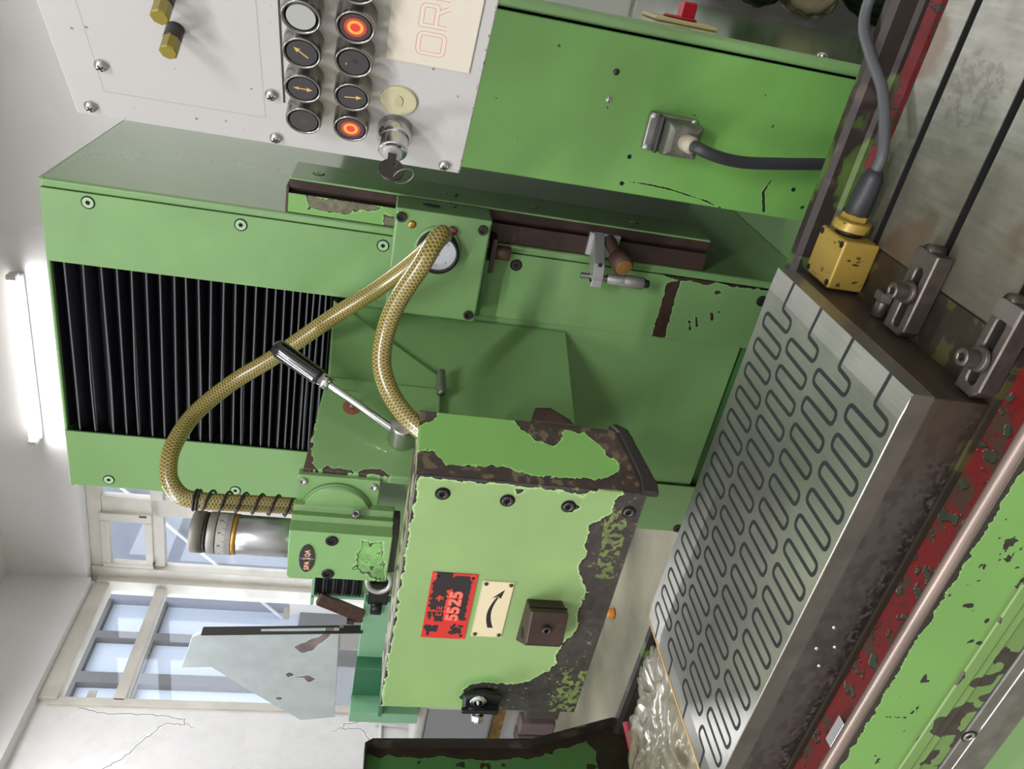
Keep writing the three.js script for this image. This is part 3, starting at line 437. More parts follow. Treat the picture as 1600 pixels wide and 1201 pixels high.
// ================================================================ dresser on top of the head
const dresser = thing('wheel_dresser', 'green wheel dresser with an oval black badge and a steel micrometer drum on top', 'wheel dresser', [-0.43, 1.337, -0.06]);
{
  const d = dresser;
  part(d, 'flange_plate', box(-0.50, -0.3615, 1.361, 1.4585, -0.089, -0.075, 0.002), M.green);
  for (const [x, y] of [[-0.370, 1.4525], [-0.3705, 1.369]]) part(d, 'screw', place(capScrew(0.0052, 0.003), [x, y, -0.0752], [0, 0, 1]), M.screw);
  part(d, 'round_boss', place(lathe([[0, 0], [0.043, 0], [0.043, 0.004], [0.040, 0.0045], [0.040, 0.010], [0, 0.010]], 48), [-0.412, 1.410, -0.0755], [0, 0, 1]), M.green);
  // body with a stepped right side; a flake has come off its lower front corner
  const bw = worn({ x0: -0.485, x1: -0.395, y0: 1.335, y1: 1.465, W: 420, paint: GREEN, bare: [106, 148, 84], rough: 0.004, fine: 500, s: 9, polys: [[[-0.418, 1.375], [-0.432, 1.377], [-0.448, 1.379], [-0.462, 1.383], [-0.464, 1.376], [-0.474, 1.362], [-0.479, 1.352], [-0.482, 1.345], [-0.472, 1.343], [-0.44, 1.348], [-0.418, 1.353]]], spots: (c, x, y, n) => n > 0.17 ? [60, 66, 44] : c });
  part(d, 'body', uvPlane(raise([[-0.480, -0.0755], [-0.3985, -0.0755], [-0.3985, -0.0655], [-0.405, -0.062], [-0.4015, -0.050], [-0.4065, -0.046], [-0.4085, -0.030], [-0.480, -0.030]], 1.3405, 1.4605, 0.0012), (x, y) => [x, y], -0.485, -0.395, 1.335, 1.465), Ph({ ...bw, roughness: 0.36, clearcoat: 0.2 }));
  part(d, 'chamfer_foot', uvBox(raise([[-0.470, -0.07], [-0.400, -0.07], [-0.401, -0.055], [-0.41, -0.036], [-0.470, -0.036]], 1.333, 1.341, 0.001)), M.screwDark);
  part(d, 'side_lug', rod([-0.492, 1.4605, -0.062], [-0.492, 1.432, -0.062], 0.0125), M.green);
  part(d, 'side_arm', box(-0.500, -0.479, 1.43, 1.462, -0.074, -0.045, 0.004), M.green);
  for (const [x, y] of [[-0.420, 1.411], [-0.4725, 1.412]]) part(d, 'bolt', place(capScrew(0.0075, 0.0022), [x, y, -0.0302], [0, 0, 1], 0.4), M.black);
  part(d, 'pinch_screw', place(capScrew(0.0048, 0.010), [-0.401, 1.3865, -0.056], [0.8, 0, 0.6]), M.steel);
  const lg = canvasTex(320, 150, (c, W, H) => { c.fillStyle = '#241c20'; c.fillRect(0, 0, W, H); c.strokeStyle = '#f0b48c'; c.lineWidth = 4; c.font = '58px sans-serif'; const s = 'SPA'; c.strokeText(s, 30, 98); c.strokeText('QA', 184, 98); c.strokeStyle = '#ffe9b0'; c.lineWidth = 3; c.beginPath(); c.moveTo(152, 40); c.lineTo(178, 112); c.moveTo(178, 40); c.lineTo(150, 112); c.stroke(); c.beginPath(); c.moveTo(164, 6); c.lineTo(158, 60); c.lineTo(166, 90); c.lineTo(160, 144); c.strokeStyle = '#d8d8d8'; c.stroke(); });
  const oval = extr(circ(1, 40).map(([a, b]) => [0.0215 * a, 0.0092 * b]), 0.0022, 0.0006).translate(-0.4495, 1.438, -0.0303);
  part(d, 'badge', uvPlane(oval, (x, y) => [x, y], -0.471, -0.428, 1.4285, 1.4475), Ph({ map: lg, roughness: 0.2, clearcoat: 0.8 }), 'oval black badge with orange lettering SPADA');
  // drum
  const dr = part(d, 'micrometer_drum', place(lathe([[0, 0], [0.0235, 0], [0.0235, 0.062], [0, 0.062]], 48), [-0.4425, 1.46, -0.055], [0, 1, 0]), S({ color: 0xb4b6b8, roughness: 0.3, metalness: 0.95 }));
  part(dr, 'brass_ring', place(lathe([[0.02, 0], [0.0242, 0], [0.0242, 0.0055], [0.02, 0.0055]], 48), [-0.4425, 1.5215, -0.055], [0, 1, 0]), M.brass);
  const sc = canvasTex(1024, 128, (c, W, H) => { c.fillStyle = '#a9a8a2'; c.fillRect(0, 0, W, H); for (let i = 0; i < 500; i++) { c.fillStyle = `rgba(60,58,52,${rnd() * 0.3})`; c.fillRect(rnd() * W, rnd() * H, 2 + rnd() * 7, 1 + rnd() * 4); } c.fillStyle = '#25252a'; for (let i = 0; i < 100; i++) c.fillRect(i * 10.24, i % 5 ? 78 : 56, 3, H); c.font = 'bold 40px sans-serif'; for (let i = 0; i < 10; i++) c.fillText(String(i), i * 102 + 4, 46); });
  const ring = (y0, y1, r) => place(lathe([[r - 0.003, 0], [r, 0.0006], [r, y1 - y0 - 0.0006], [r - 0.003, y1 - y0]], 48), [-0.4425, y0, -0.055], [0, 1, 0]);
  const sg = flat(new THREE.CylinderGeometry(0.0248, 0.0248, 0.0165, 64, 1, true).translate(-0.4425, 1.5353, -0.055));
  part(dr, 'graduated_ring', join(sg, ring(1.527, 1.5435, 0.0244)), S({ map: sc, roughness: 0.5, metalness: 0.3 }));
  part(dr, 'lock_ring', ring(1.5445, 1.5545, 0.0248), M.knurl); part(dr, 'lock_ring', ring(1.5555, 1.559, 0.0238), M.screwDark); part(dr, 'knurled_knob', place(lathe([[0, 0], [0.0246, 0], [0.0246, 0.013], [0.022, 0.0145], [0, 0.0145]], 48), [-0.4425, 1.5595, -0.055], [0, 1, 0]), M.knurl);
}
dresser.position.add(V3(0.009, -0.0006, 0.012));
// coolant hose: braided, looping in front of the column, its end wrapped with a wire spring
const hose = thing('coolant_hose', 'yellow braided coolant hose looping across the column down to the dresser', 'hose', [-0.2, 1.33, -0.1]);
{
  const pts = [[-0.4345, 1.452, -0.105], [-0.4355, 1.50, -0.105], [-0.4375, 1.578, -0.105], [-0.4345, 1.600, -0.107], [-0.420, 1.617, -0.118], [-0.399, 1.622, -0.139], [-0.384, 1.617, -0.168], [-0.372, 1.606, -0.200], [-0.342, 1.568, -0.235], [-0.298, 1.513, -0.245], [-0.227, 1.442, -0.240], [-0.165, 1.384, -0.220], [-0.104, 1.343, -0.182], [-0.072, 1.328, -0.155], [-0.060, 1.325, -0.138], [-0.056, 1.329, -0.121], [-0.065, 1.337, -0.108], [-0.082, 1.345, -0.10], [-0.129, 1.367, -0.093], [-0.165, 1.376, -0.085], [-0.196, 1.376, -0.07], [-0.222, 1.362, -0.05], [-0.2405, 1.335, -0.024], [-0.247, 1.316, -0.012]];
  const braid = tile(256, 1, (u, v) => { const a = ((u * 2 + v * 2) % 1 + 1) % 1, b = ((u * 2 - v * 2) % 1 + 1) % 1, k = Math.min(Math.abs(a - 0.5), Math.abs(b - 0.5)), n = fbm(u * 8, v * 8, 3, 8) - 0.5; const t = sst(0.10, 0.17, k); return mix([168 + 30 * n, 155 + 30 * n, 84], [98 + 36 * n, 82 + 30 * n, 36], t); });
  braid.repeat.set(120, 4);
  const cv = curve(pts), hg = flat(new THREE.TubeGeometry(cv, 260, 0.0108, 20));
  part(hose, 'hose_wall', hg, Ph({ map: braid, roughness: 0.3, clearcoat: 0.6, clearcoatRoughness: 0.2 }));
  const sp = []; for (let i = 0; i <= 150; i++) { const t = i / 150, y = 1.466 + 0.112 * t, a = t * 2 * Math.PI * 5.6; sp.push([-0.4355 - 0.001 * t + 0.0128 * Math.cos(a), y, -0.105 + 0.0128 * Math.sin(a)]); }
  for (let i = 0; i <= 50; i++) { const a = 2 * Math.PI * (5.6 + 2 * i / 50); sp.push([-0.4372 + 0.0128 * Math.cos(a), 1.578 + 0.008 * i / 50, -0.105 + 0.0128 * Math.sin(a)]); }
  part(hose, 'wire_spring', tube(sp, 0.0016, 420, 8), M.screwDark);
}

// ================================================================ control panel (hung from a boom, turned towards the operator)
const panel = thing('control_panel', 'cream control panel with two rows of chrome push buttons and a key switch', 'control panel', [0.0485, 1.3302, 0.0104]);
{
  const P = frame(panel); panel.rotation.y = -Math.asin(0.55594);
  const pf = canvasTex(1024, 1232, (c, W, H) => {
    c.fillStyle = '#b4b2ae'; c.fillRect(0, 0, W, H); const X = (a) => a / 0.262 * W, Y = (b) => H - b / 0.3155 * H;
    for (let i = 0; i < 260; i++) { c.fillStyle = `rgba(176,152,96,${0.03 + rnd() * 0.05})`; const a = 0.03 + rnd() * 0.17, b = 0.113 + (rnd() - 0.5) * 0.07; c.beginPath(); c.ellipse(X(a), Y(b), 8 + rnd() * 34, 6 + rnd() * 20, rnd() * 3, 0, 7); c.fill(); }
    for (let i = 0; i < 70; i++) { c.strokeStyle = `rgba(90,84,78,${0.15 + rnd() * 0.25})`; c.lineWidth = 1 + rnd() * 1.6; const a = rnd() * W, b = rnd() * H; c.beginPath(); c.moveTo(a, b); c.lineTo(a + (rnd() - 0.5) * 26, b + (rnd() - 0.5) * 14); c.stroke(); }
    for (let i = 0; i < 40; i++) { c.fillStyle = 'rgba(70,62,52,0.5)'; c.beginPath(); c.ellipse(X(rnd() * 0.26), rnd() < 0.5 ? H - rnd() * 8 : rnd() * H, 2 + rnd() * 5, 1 + rnd() * 4, 0, 0, 7); c.fill(); }
    c.strokeStyle = 'rgba(150,146,140,0.8)'; c.lineWidth = 3; c.strokeRect(X(0.030), Y(0.288), X(0.22), Y(0.165) - Y(0.288));
  });
  part(P, 'front_plate', uvPlane(box(0, 0.262, 0, 0.3155, -0.0035, 0, 0.0015), (x, y) => [x, y], 0, 0.262, 0, 0.3155), S({ map: pf, roughness: 0.42 }));
  part(P, 'enclosure', box(0.012, 0.250, 0.012, 0.304, -0.075, -0.0036, 0.004), M.green);
  part(P, 'boom', join(rod([0.215, 0.30, -0.04], [0.215, CEIL - 1.3302, -0.04], 0.02), place(lathe([[0, 0], [0.04, 0], [0.04, 0.01], [0, 0.01]]), [0.215, 0.303, -0.04], [0, 1, 0])), M.green);
  const zz = [0, 0, 1];
  for (const [s, t] of [[0.0575, 0.2842], [0.0116, 0.3024], [0.057, 0.1591], [0.0096, 0.158], [0.009, 0.015]]) {
    const k = part(P, 'screw', place(domeScrew(0.0052, 0.0044), [s, t, 0], zz), M.screw);
    const q = (a) => box(-0.0028, 0.0028, -0.0005, 0.0005, 0, 0.0008).rotateZ(a);
    part(k, 'cross_slot', join(q(0.5), q(0.5 + Math.PI / 2)).translate(s, t, 0.0038), M.hole);
  }
  part(P, 'seam', box(0.0505, 0.262, 0.1487, 0.1501, -0.001, 0.0004), M.screwDark);
  // push buttons: bezel with a coloured or engraved cap
  const capTex = (bg, draw) => canvasTex(128, 128, (c) => { c.fillStyle = bg; c.fillRect(0, 0, 128, 128); c.translate(64, 64); c.rotate(-Math.PI / 2); if (draw) draw(c); });
  const arrow = (c, a, two) => { c.rotate(a); c.fillStyle = '#c9a24a'; c.fillRect(-34, -3, 68, 6); c.beginPath(); c.moveTo(44, 0); c.lineTo(16, -13); c.lineTo(20, 0); c.lineTo(16, 13); c.fill(); if (two) { c.beginPath(); c.moveTo(-44, 0); c.lineTo(-16, -9); c.lineTo(-20, 0); c.lineTo(-16, 9); c.fill(); } };
  const ringT = (c) => { c.fillStyle = '#bb3a22'; c.beginPath(); c.arc(0, 0, 46, 0, 7); c.fill(); c.strokeStyle = '#f0a23c'; c.lineWidth = 13; c.beginPath(); c.arc(0, 0, 27, 0, 7); c.stroke(); c.fillStyle = '#d8301f'; c.beginPath(); c.arc(0, 0, 19, 0, 7); c.fill(); };
  const cap = (t) => Ph({ map: t, roughness: 0.25, clearcoat: 0.7 });
  const dk = '#2a2629', caps = {
    red: cap(capTex('#3a2226', ringT)), blank: cap(capTex(dk, (c) => { c.fillStyle = '#3c3a3c'; c.font = 'bold 40px sans-serif'; c.fillText('II', -18, 16); })), grey: cap(capTex('#9fa09a')), dot: cap(capTex(dk, (c) => { c.fillStyle = '#0a0a0a'; c.beginPath(); c.arc(8, 6, 12, 0, 7); c.fill(); c.fillStyle = '#b79a55'; c.fillRect(-18, -34, 12, 5); })),
    two: cap(capTex(dk, (c) => arrow(c, 1.6, true))), up: cap(capTex(dk, (c) => arrow(c, -0.91, false))), down: cap(capTex(dk, (c) => arrow(c, Math.PI / 2 - 0.1, false))),
  };
  const HB = 0.0165;
  const button = (s, t, k, label) => {
    const b = part(P, 'push_button', place(lathe([[0.0142, 0], [0.0142, HB - 0.003], [0.0136, HB - 0.0005], [0.0128, HB], [0.0116, HB - 0.0008], [0.0114, HB - 0.004]], 40), [s, t, 0], zz), M.bezel, label);
    part(b, 'cap_surround', place(lathe([[0, 0], [0.0115, 0], [0.0115, HB - 0.004], [0, HB - 0.004]], 32), [s, t, 0], zz), M.black);
    const R = k === 'grey' ? 0.0100 : 0.0108;
    part(b, 'cap', new THREE.CylinderGeometry(R, R, 0.003, 36).rotateX(Math.PI / 2).translate(s, t, HB - 0.0025), caps[k]);
  };
  const S4 = [0.0498, 0.0832, 0.1168, 0.1475, 0.1800];
  ['blank', 'two', 'up', 'grey', 'two'].forEach((k, i) => button(S4[i], 0.1324, k));
  ['red', 'down', 'dot', 'red', 'dot'].forEach((k, i) => button(S4[i], 0.0955, k));
  const bl = part(P, 'blanking_plug', place(lathe([[0.0147, 0], [0.0147, 0.0014], [0.0138, 0.0022], [0.0125, 0.0016], [0, 0.0016]], 40), [0.0738, 0.0603, 0], zz), S({ color: 0xb5b08c, roughness: 0.45 }), 'pale yellow blanking plug');
  part(bl, 'embossed_mark', join(extr(circ(1, 16).map(([a, b]) => [0.006 * a, 0.0035 * b]), 0.0008, 0.0002)).translate(0.0738, 0.0603, 0.0016), S({ color: 0xaaa480, roughness: 0.4 }));
  const ks = part(P, 'key_switch', place(lathe([[0, 0], [0.0142, 0], [0.0142, 0.012], [0.0125, 0.0155], [0.0118, 0.016], [0.0118, 0.026], [0.0108, 0.0275], [0, 0.0275]], 40), [0.0435, 0.0605, 0], zz), M.chrome, 'steel key switch with its key in');
  part(ks, 'lock_face', place(lathe([[0, 0], [0.0078, 0], [0.0078, 0.0016], [0, 0.0016]], 28), [0.0435, 0.0605, 0.0272], zz), M.alu);
  part(ks, 'key', join(box(0.0425, 0.0445, 0.0570, 0.0640, 0.0275, 0.037), extr(circ(0.0105, 24).map(([a, b]) => [a * 1.05, b]), 0.0022, 0.0004, [circ(0.0018, 12, 0.005, -0.003)]).rotateY(Math.PI / 2).translate(0.0424, 0.0600, 0.0455)), M.screwDark);
  part(ks, 'key_ring', new THREE.TorusGeometry(0.0085, 0.0005, 8, 32).rotateX(0.4).translate(0.0435, 0.050, 0.050), M.steel);
  for (const [s, t] of [[0.1043, 0.2236], [0.1335, 0.2245]]) {
    const l = part(P, 'signal_lamp', place(lathe([[0, 0], [0.0064, 0], [0.0064, 0.011], [0.0054, 0.012], [0, 0.012]], 24), [s, t, 0], zz), M.screwDark);
    part(l, 'lens', place(extr(circ(0.0066, 8), 0.013, 0.001), [s, t, 0.0118], zz), Ph({ color: 0x7f7118, roughness: 0.25, clearcoat: 0.6 }), 'yellow faceted lens');
  }
  const og = canvasTex(1024, 512, (c, W, H) => {
    c.fillStyle = '#cdc5b5'; c.fillRect(0, 0, W, H); c.strokeStyle = '#bdb4a2'; c.lineWidth = 5; c.strokeRect(3, 3, W - 6, H - 6);
    const X = (s) => ((s - 0.113) / 0.126) * W, Y = (t) => H - ((t - 0.0103) / 0.063) * H;
    const paths = () => {
      c.beginPath(); const x0 = X(0.1245), x1 = X(0.1420), y0 = Y(0.051), y1 = Y(0.0325), r = 34; c.moveTo(x0 + r, y0); c.lineTo(x1 - r, y0); c.quadraticCurveTo(x1, y0, x1, y0 + r); c.lineTo(x1, y1 - r); c.quadraticCurveTo(x1, y1, x1 - r, y1); c.lineTo(x0 + r, y1); c.quadraticCurveTo(x0, y1, x0, y1 - r); c.lineTo(x0, y0 + r); c.quadraticCurveTo(x0, y0, x0 + r, y0); c.stroke();
      c.beginPath(); const a0 = X(0.1488), a1 = X(0.1655), m = Y(0.0405); c.moveTo(a0, y1); c.lineTo(a0, y0); c.lineTo(a1 - r, y0); c.quadraticCurveTo(a1, y0, a1, y0 + r * 0.8); c.lineTo(a1, m - 8); c.quadraticCurveTo(a1, m, a1 - r * 0.8, m); c.lineTo(a0, m); c.moveTo(a1 - 46, m); c.lineTo(a1, y1); c.stroke();
      c.beginPath(); c.moveTo(X(0.1725), y0); c.lineTo(X(0.1725), y1); c.stroke();
    };
    c.lineJoin = 'round'; c.strokeStyle = '#c39a8c'; c.lineWidth = 31; paths(); c.strokeStyle = '#d3c8b8'; c.lineWidth = 19; paths();
  });
  const pl = part(P, 'maker_plate', box(0.113, 0.239, 0.0103, 0.0733, 0, 0.0012), S({ map: og, roughness: 0.4 }), 'beige plate lettered ORI');
  pl.geometry = uvPlane(pl.geometry, (x, y) => [x, y], 0.113, 0.239, 0.0103, 0.0733);
}

// ================================================================ electrical cabinet with its plug connector and switch
const cab = thing('electrical_cabinet', 'narrow glossy green electrical cabinet with a dark door gap beside the column', 'electrical cabinet', [0.095, 0, -0.5]);
{
  const dw = worn({ x0: 0.002, x1: 0.173, y0: 0.80, y1: 1.50, W: 420, paint: [108, 158, 80], bare: [40, 44, 32], chips: 0.15, chipF: 95, chipMin: 0.135, rough: 0.001, fine: 600, rim: 0.0008, s: 6,
    polys: [[[0.016, 1.118], [0.0175, 1.09], [0.016, 1.06], [0.009, 1.01], [0.002, 0.985], [0.008, 1.012], [0.0148, 1.06], [0.016, 1.09]], [[0.006, 0.93], [0.03, 0.94], [0.045, 0.937], [0.03, 0.943], [0.006, 0.934]]] });
  part(cab, 'carcass', box(0.004, 0.1725, 0.02, 1.50, -1.7, -0.2025, 0.004), S({ color: 0x1d2b1e, roughness: 0.6 }));  // near-black colour puts shade into the gap beside the column
  part(cab, 'door', uvPlane(box(0.002, 0.1722, 0.05, 1.50, -0.204, -0.20, 0.0035), (x, y) => [x, y], 0.002, 0.173, 0.80, 1.50), Ph({ ...dw, roughness: 0.3, clearcoat: 0.4, clearcoatRoughness: 0.15 }));
  part(cab, 'side_wall', box(0.1742, 0.1885, 0.02, 1.50, -1.7, -0.2015, 0.006), M.gloss);
  part(cab, 'plinth', box(0.01, 0.18, 0, 0.05, -1.68, -0.22), M.dark);
  for (const [x, y, m] of [[0.133, 1.157, M.screwDark], [0.103, 1.158, M.alu]]) { const s = part(cab, 'screw', place(domeScrew(0.0036, 0.002), [x, y, -0.20], [0, 0, 1]), m); part(s, 'slot', box(x - 0.003, x + 0.003, y - 0.0004, y + 0.0004, -0.1985, -0.1978), M.hole); }
  for (const [x, y] of [[0.045, 1.118], [0.013, 1.119], [0.039, 0.905]]) part(cab, 'screw_hole', place(lathe([[0, 0], [0.0026, 0], [0.0026, 0.0004], [0, 0.0004]], 16), [x, y, -0.20], [0, 0, 1]), M.hole);
  part(cab, 'panel_bolt', place(domeScrew(0.006, 0.004), [0.1885, 0.915, -0.225], [1, 0, 0]), M.chrome);
}
const sw = thing('rotary_switch', 'red rotary switch handle on a cream plate on the cabinet side', 'switch', [0.189, 1.07, -0.3]);
part(sw, 'back_plate', box(0.1886, 0.1935, 1.030, 1.108, -0.335, -0.27, 0.002), S({ color: 0xb8ab7c, roughness: 0.5 }));
part(sw, 'rosette', place(lathe([[0, 0], [0.021, 0], [0.019, 0.003], [0, 0.003]], 30), [0.1935, 1.069, -0.302], [1, 0, 0]), Ph({ color: 0xb01a2c, roughness: 0.35 }), 'red disc');
part(sw, 'handle', uvBox(extr([[-0.010, 0], [0.010, 0], [0.006, 0.016], [0.0035, 0.0185], [-0.0035, 0.0185], [-0.006, 0.016]], 0.034, 0.002).translate(0, 0, -0.017).rotateX(Math.PI / 2).rotateZ(-Math.PI / 2).rotateX(Math.PI / 2).translate(0.1962, 1.071, -0.302)), Ph({ color: 0xb01a2c, roughness: 0.35 }));
const conn = thing('plug_connector', 'grey metal plug connector with a black cable on the cabinet door', 'connector', [0.08, 1.05, -0.19]);
{
  part(conn, 'mounting_plate', box(0.0565, 0.0995, 1.050, 1.1085, -0.1998, -0.1935, 0.003), M.steel);
  for (const [x, y] of [[0.0955, 1.104], [0.0955, 1.055], [0.0605, 1.104]]) part(conn, 'screw', place(domeScrew(0.0036, 0.0025), [x, y, -0.1936], [0, 0, 1]), M.alu);
  part(conn, 'latch', box(0.058, 0.099, 1.0945, 1.0985, -0.1935, -0.178, 0.0015), M.screwDark);
  part(conn, 'hood', uvBox(join(extr([[0.0605, 1.0535], [0.0965, 1.0535], [0.0965, 1.0935], [0.0605, 1.0935]], 0.034, 0.007, [], 3).translate(0, 0, -0.192))), S({ map: grainTile(128, 0.05, [120, 118, 108], 0.2, 6, 4), roughness: 0.45, metalness: 0.7 }));
  part(conn, 'cable_gland', rod([0.079, 1.072, -0.162], [0.078, 1.066, -0.148], 0.0095), S({ color: 0xa39a86, roughness: 0.5 }));
  part(conn, 'cable', tube([[0.0785, 1.069, -0.155], [0.0775, 1.060, -0.143], [0.074, 1.044, -0.140], [0.071, 1.010, -0.143], [0.076, 0.957, -0.148], [0.083, 0.902, -0.152], [0.09, 0.8, -0.16], [0.10, 0.5, -0.17], [0.12, 0.02, -0.16]], 0.0068, 90, 12), M.rubber);
}

// ================================================================ work table, tray and apron
const table = thing('work_table', 'long grey steel table with dark tee slots inside a red painted coolant tray', 'work table', [-0.1, 0.9, 0.12]);
{
  const TX0 = -0.76, TX1 = 0.62, slots = [0.0375, 0.1325, 0.2275], prof = [[-0.003, 0.890], [-0.003, 0.933]];
  for (const c of slots) prof.push([c - 0.005, 0.933], [c - 0.005, 0.921], [c - 0.010, 0.921], [c - 0.010, 0.912], [c + 0.010, 0.912], [c + 0.010, 0.921], [c + 0.005, 0.921], [c + 0.005, 0.933]);
  prof.push([0.253, 0.933], [0.253, 0.890]);
  const tt = dataTex(1200, 820, (u, v) => {
    const x = -0.12 + u * 0.48, z = -0.01 + v * 0.27, n = fbm(x * 60, z * 60, 5) - 0.5, m = fbm(x * 14 + 3, z * 14, 4) - 0.5, st = fbm(x * 240, z * 30, 3) - 0.5, fine = hash(u * 9973, v * 8111) - 0.5;
    let c = [121 + 40 * m + 26 * n + 24 * st + 12 * fine, 120 + 40 * m + 26 * n + 24 * st + 12 * fine, 110 + 38 * m + 26 * n + 22 * st + 12 * fine];
    c = mix(c, [84, 64, 48], sst(0.02, 0.2, m - 0.3 * x) * 0.55);
    const nearC = sst(0.19, 0.04, x + 0.06 * m), oil = sst(0.0515, 0.0497, x); c = mix(c, [92, 78, 62], nearC * 0.45); c = mix(c, [60 + 34 * n, 52 + 34 * n, 42 + 26 * n], oil * 0.9);
    if (oil > 0.5 && n > 0.12) c = mix(c, [112, 112, 56], 0.5);
    if (Math.abs(x - 0.0505) < 0.0007) c = [30, 26, 22];
    const q = Math.hypot(x - 0.20, (z - 0.075) * 0.8); if (q < 0.03 && fbm(x * 150, z * 150, 3) > 0.56) c = mix(c, [80, 76, 66], 0.35);
    return c;
  });
  part(table, 'table_top', uvPlane(runX(prof, TX0, TX1, 0.0008), (x, y, z) => [x, z], -0.12, 0.36, -0.01, 0.26), S({ map: tt, roughness: 0.46, metalness: 0.55 }));
  part(table, 'table_body', runX([[-0.003, 0.80], [-0.003, 0.8899], [0.253, 0.8899], [0.253, 0.80]], TX0, TX1), M.brown);
  for (const c of slots) { part(table, 'slot_shade', box(TX0, TX1, 0.9121, 0.9200, c - 0.0099, c + 0.0099), M.hole); for (const e of [-1, 1]) part(table, 'slot_shade_liner', box(TX0, TX1, 0.9205, 0.9322, c + e * 0.00485 - 0.0002, c + e * 0.00485 + 0.0002), M.hole); }  // black floors and liners put in to paint the shade inside the slots
  const red = (s) => S({ ...worn({ x0: 0, x1: 0.9, y0: 0, y1: 0.06, W: 1600, paint: [92, 9, 7], bare: [40, 48, 32], chips: 0.15, chipF: 90, chipMin: 0.37, rough: 0.003, fine: 300, s, stain: (c, x, y, n, m) => { const k = Math.abs(fbm(x * 45 + s, y * 170, 4) - 0.5); c = mix(c, [36, 14, 12], 0.85 * sst(0.022, 0.006, k)); return mix(c, [46, 44, 28], 0.8 * sst(0.55, 0.68, fbm(x * 70, y * 90 + s, 4))); } }), roughness: 0.38 });
  const mr = red(2), mr2 = red(8); mr2.roughness = 0.75;
  part(table, 'tray_floor', uvPlane(runX([[0.2532, 0.895], [0.2532, 0.9275], [0.286, 0.9250], [0.2925, 0.929], [0.2925, 0.895]], -0.81, TX1), (x, y, z) => [x, z], -0.62, 0.28, 0.236, 0.296), mr);
  part(table, 'tray_floor', uvPlane(runX([[-0.0035, 0.895], [-0.0035, 0.912], [-0.048, 0.910], [-0.054, 0.918], [-0.054, 0.895]], -0.81, TX1), (x, y, z) => [x + 0.18, z], -0.42, 0.48, -0.056, 0.004), mr2);
  part(table, 'tray_end', box(-0.81, -0.762, 0.895, 0.912, -0.054, 0.288), M.greenDark);
  part(table, 'rear_rim', runX([[-0.0545, 0.86], [-0.0545, 0.922], [-0.0585, 0.926], [-0.0585, 0.944], [-0.063, 0.950], [-0.0735, 0.950], [-0.078, 0.944], [-0.078, 0.86]], -0.815, 0.62, 0.0015), M.rim);
  part(table, 'front_wall', runX([[0.292, 0.86], [0.292, 0.939], [0.3005, 0.937], [0.3005, 0.86]], -0.815, TX1, 0.0005), M.rim);
  part(table, 'front_rim', rod([-0.815, 0.9405, 0.2972], [TX1, 0.9405, 0.2972], 0.0054, 18), S({ map: grainTile(256, 0.08, [140, 124, 114], 0.2, 6, 5), roughness: 0.4, metalness: 0.5 }), 'bare rounded metal rim');
  const ap = worn({ x0: -0.60, x1: 0, y0: 0.826, y1: 0.942, W: 1600, paint: [112, 158, 82], bare: [44, 38, 32], chips: 0.15, chipF: 85, chipMin: 0.255, rough: 0.0040, fine: 420, rim: 0.001, s: 3, polys: [[[-0.7, 0.95], [-0.7, 0.9335], [-0.5, 0.9325], [-0.4, 0.9335], [-0.3, 0.932], [-0.2, 0.9335], [0.1, 0.932], [0.1, 0.95]]],
    stain: (c, x, y, n) => y < 0.879 ? mix(c, [92, 104, 52], 0.45 * sst(0.880, 0.873, y)) : c });
  part(table, 'apron', uvPlane(runX([[0.3006, 0.865], [0.3006, 0.9395], [0.3025, 0.938], [0.3025, 0.865]], -0.815, TX1), (x, y) => [x, y], -0.6, 0, 0.826, 0.942), Ph({ ...ap, roughness: 0.4, clearcoat: 0.15 }));
  const rw = worn({ x0: -0.6, x1: 0, y0: 0.830, y1: 0.876, W: 1600, paint: [104, 134, 74], bare: [58, 52, 44], chips: 0.15, chipF: 60, chipMin: 0.43, rough: 0.003, fine: 420, rim: 0.0015, s: 13 });
  part(table, 'ridge', uvPlane(runX([[0.3006, 0.8345], [0.3006, 0.8740], [0.304, 0.8724], [0.3055, 0.864], [0.3038, 0.8605], [0.3050, 0.855], [0.3032, 0.851], [0.3035, 0.8345]], -0.815, TX1), (x, y) => [x, y], -0.6, 0, 0.830, 0.876), S({ ...rw, roughness: 0.5 }), 'ridge with cracked paint');
}
const dog = thing('dog_rail', 'bare steel trip rail with a bright groove along the front of the table', 'rail', [-0.1, 0.8, 0.295]);
part(dog, 'rail', runX([[0.294, 0.787], [0.294, 0.8335], [0.3045, 0.8335], [0.3055, 0.8325], [0.3055, 0.8232], [0.3042, 0.8225], [0.3042, 0.8210], [0.3055, 0.8203], [0.3055, 0.788], [0.3045, 0.787]], -0.81, 0.6, 0.0004), M.steel);
for (const x of [-0.50, -0.302, -0.1, 0.1]) { const s = part(dog, 'screw', place(capScrew(0.0056, 0.0016), [x, 0.8282, 0.3054], [0, 0, 1], 0.3), M.screw); part(s, 'counterbore', place(lathe([[0.0, 0], [0.0072, 0], [0.0072, 0.0004], [0.0, 0.0004]], 20), [x, 0.8282, 0.3054], [0, 0, 1]), M.hole); }
const bed = thing('machine_bed', 'green cast bed of the grinder below the steel rail', 'machine bed', [-0.1, 0, 0.12]);
part(bed, 'saddle', box(-0.72, 0.52, 0.30, 0.80, -0.02, 0.2935, 0.006), M.green);
part(bed, 'pedestal', box(-0.66, 0.46, 0.0, 0.30, -0.18, 0.26, 0.02), M.green);
part(bed, 'screw', place(capScrew(0.005, 0.003), [-0.252, 0.7735, 0.2935], [0, 0, 1]), M.black);
const lug = thing('oil_lug', 'small grey metal lug behind the front rim of the red tray', 'lug', [-0.337, 0.912, 0.27]);
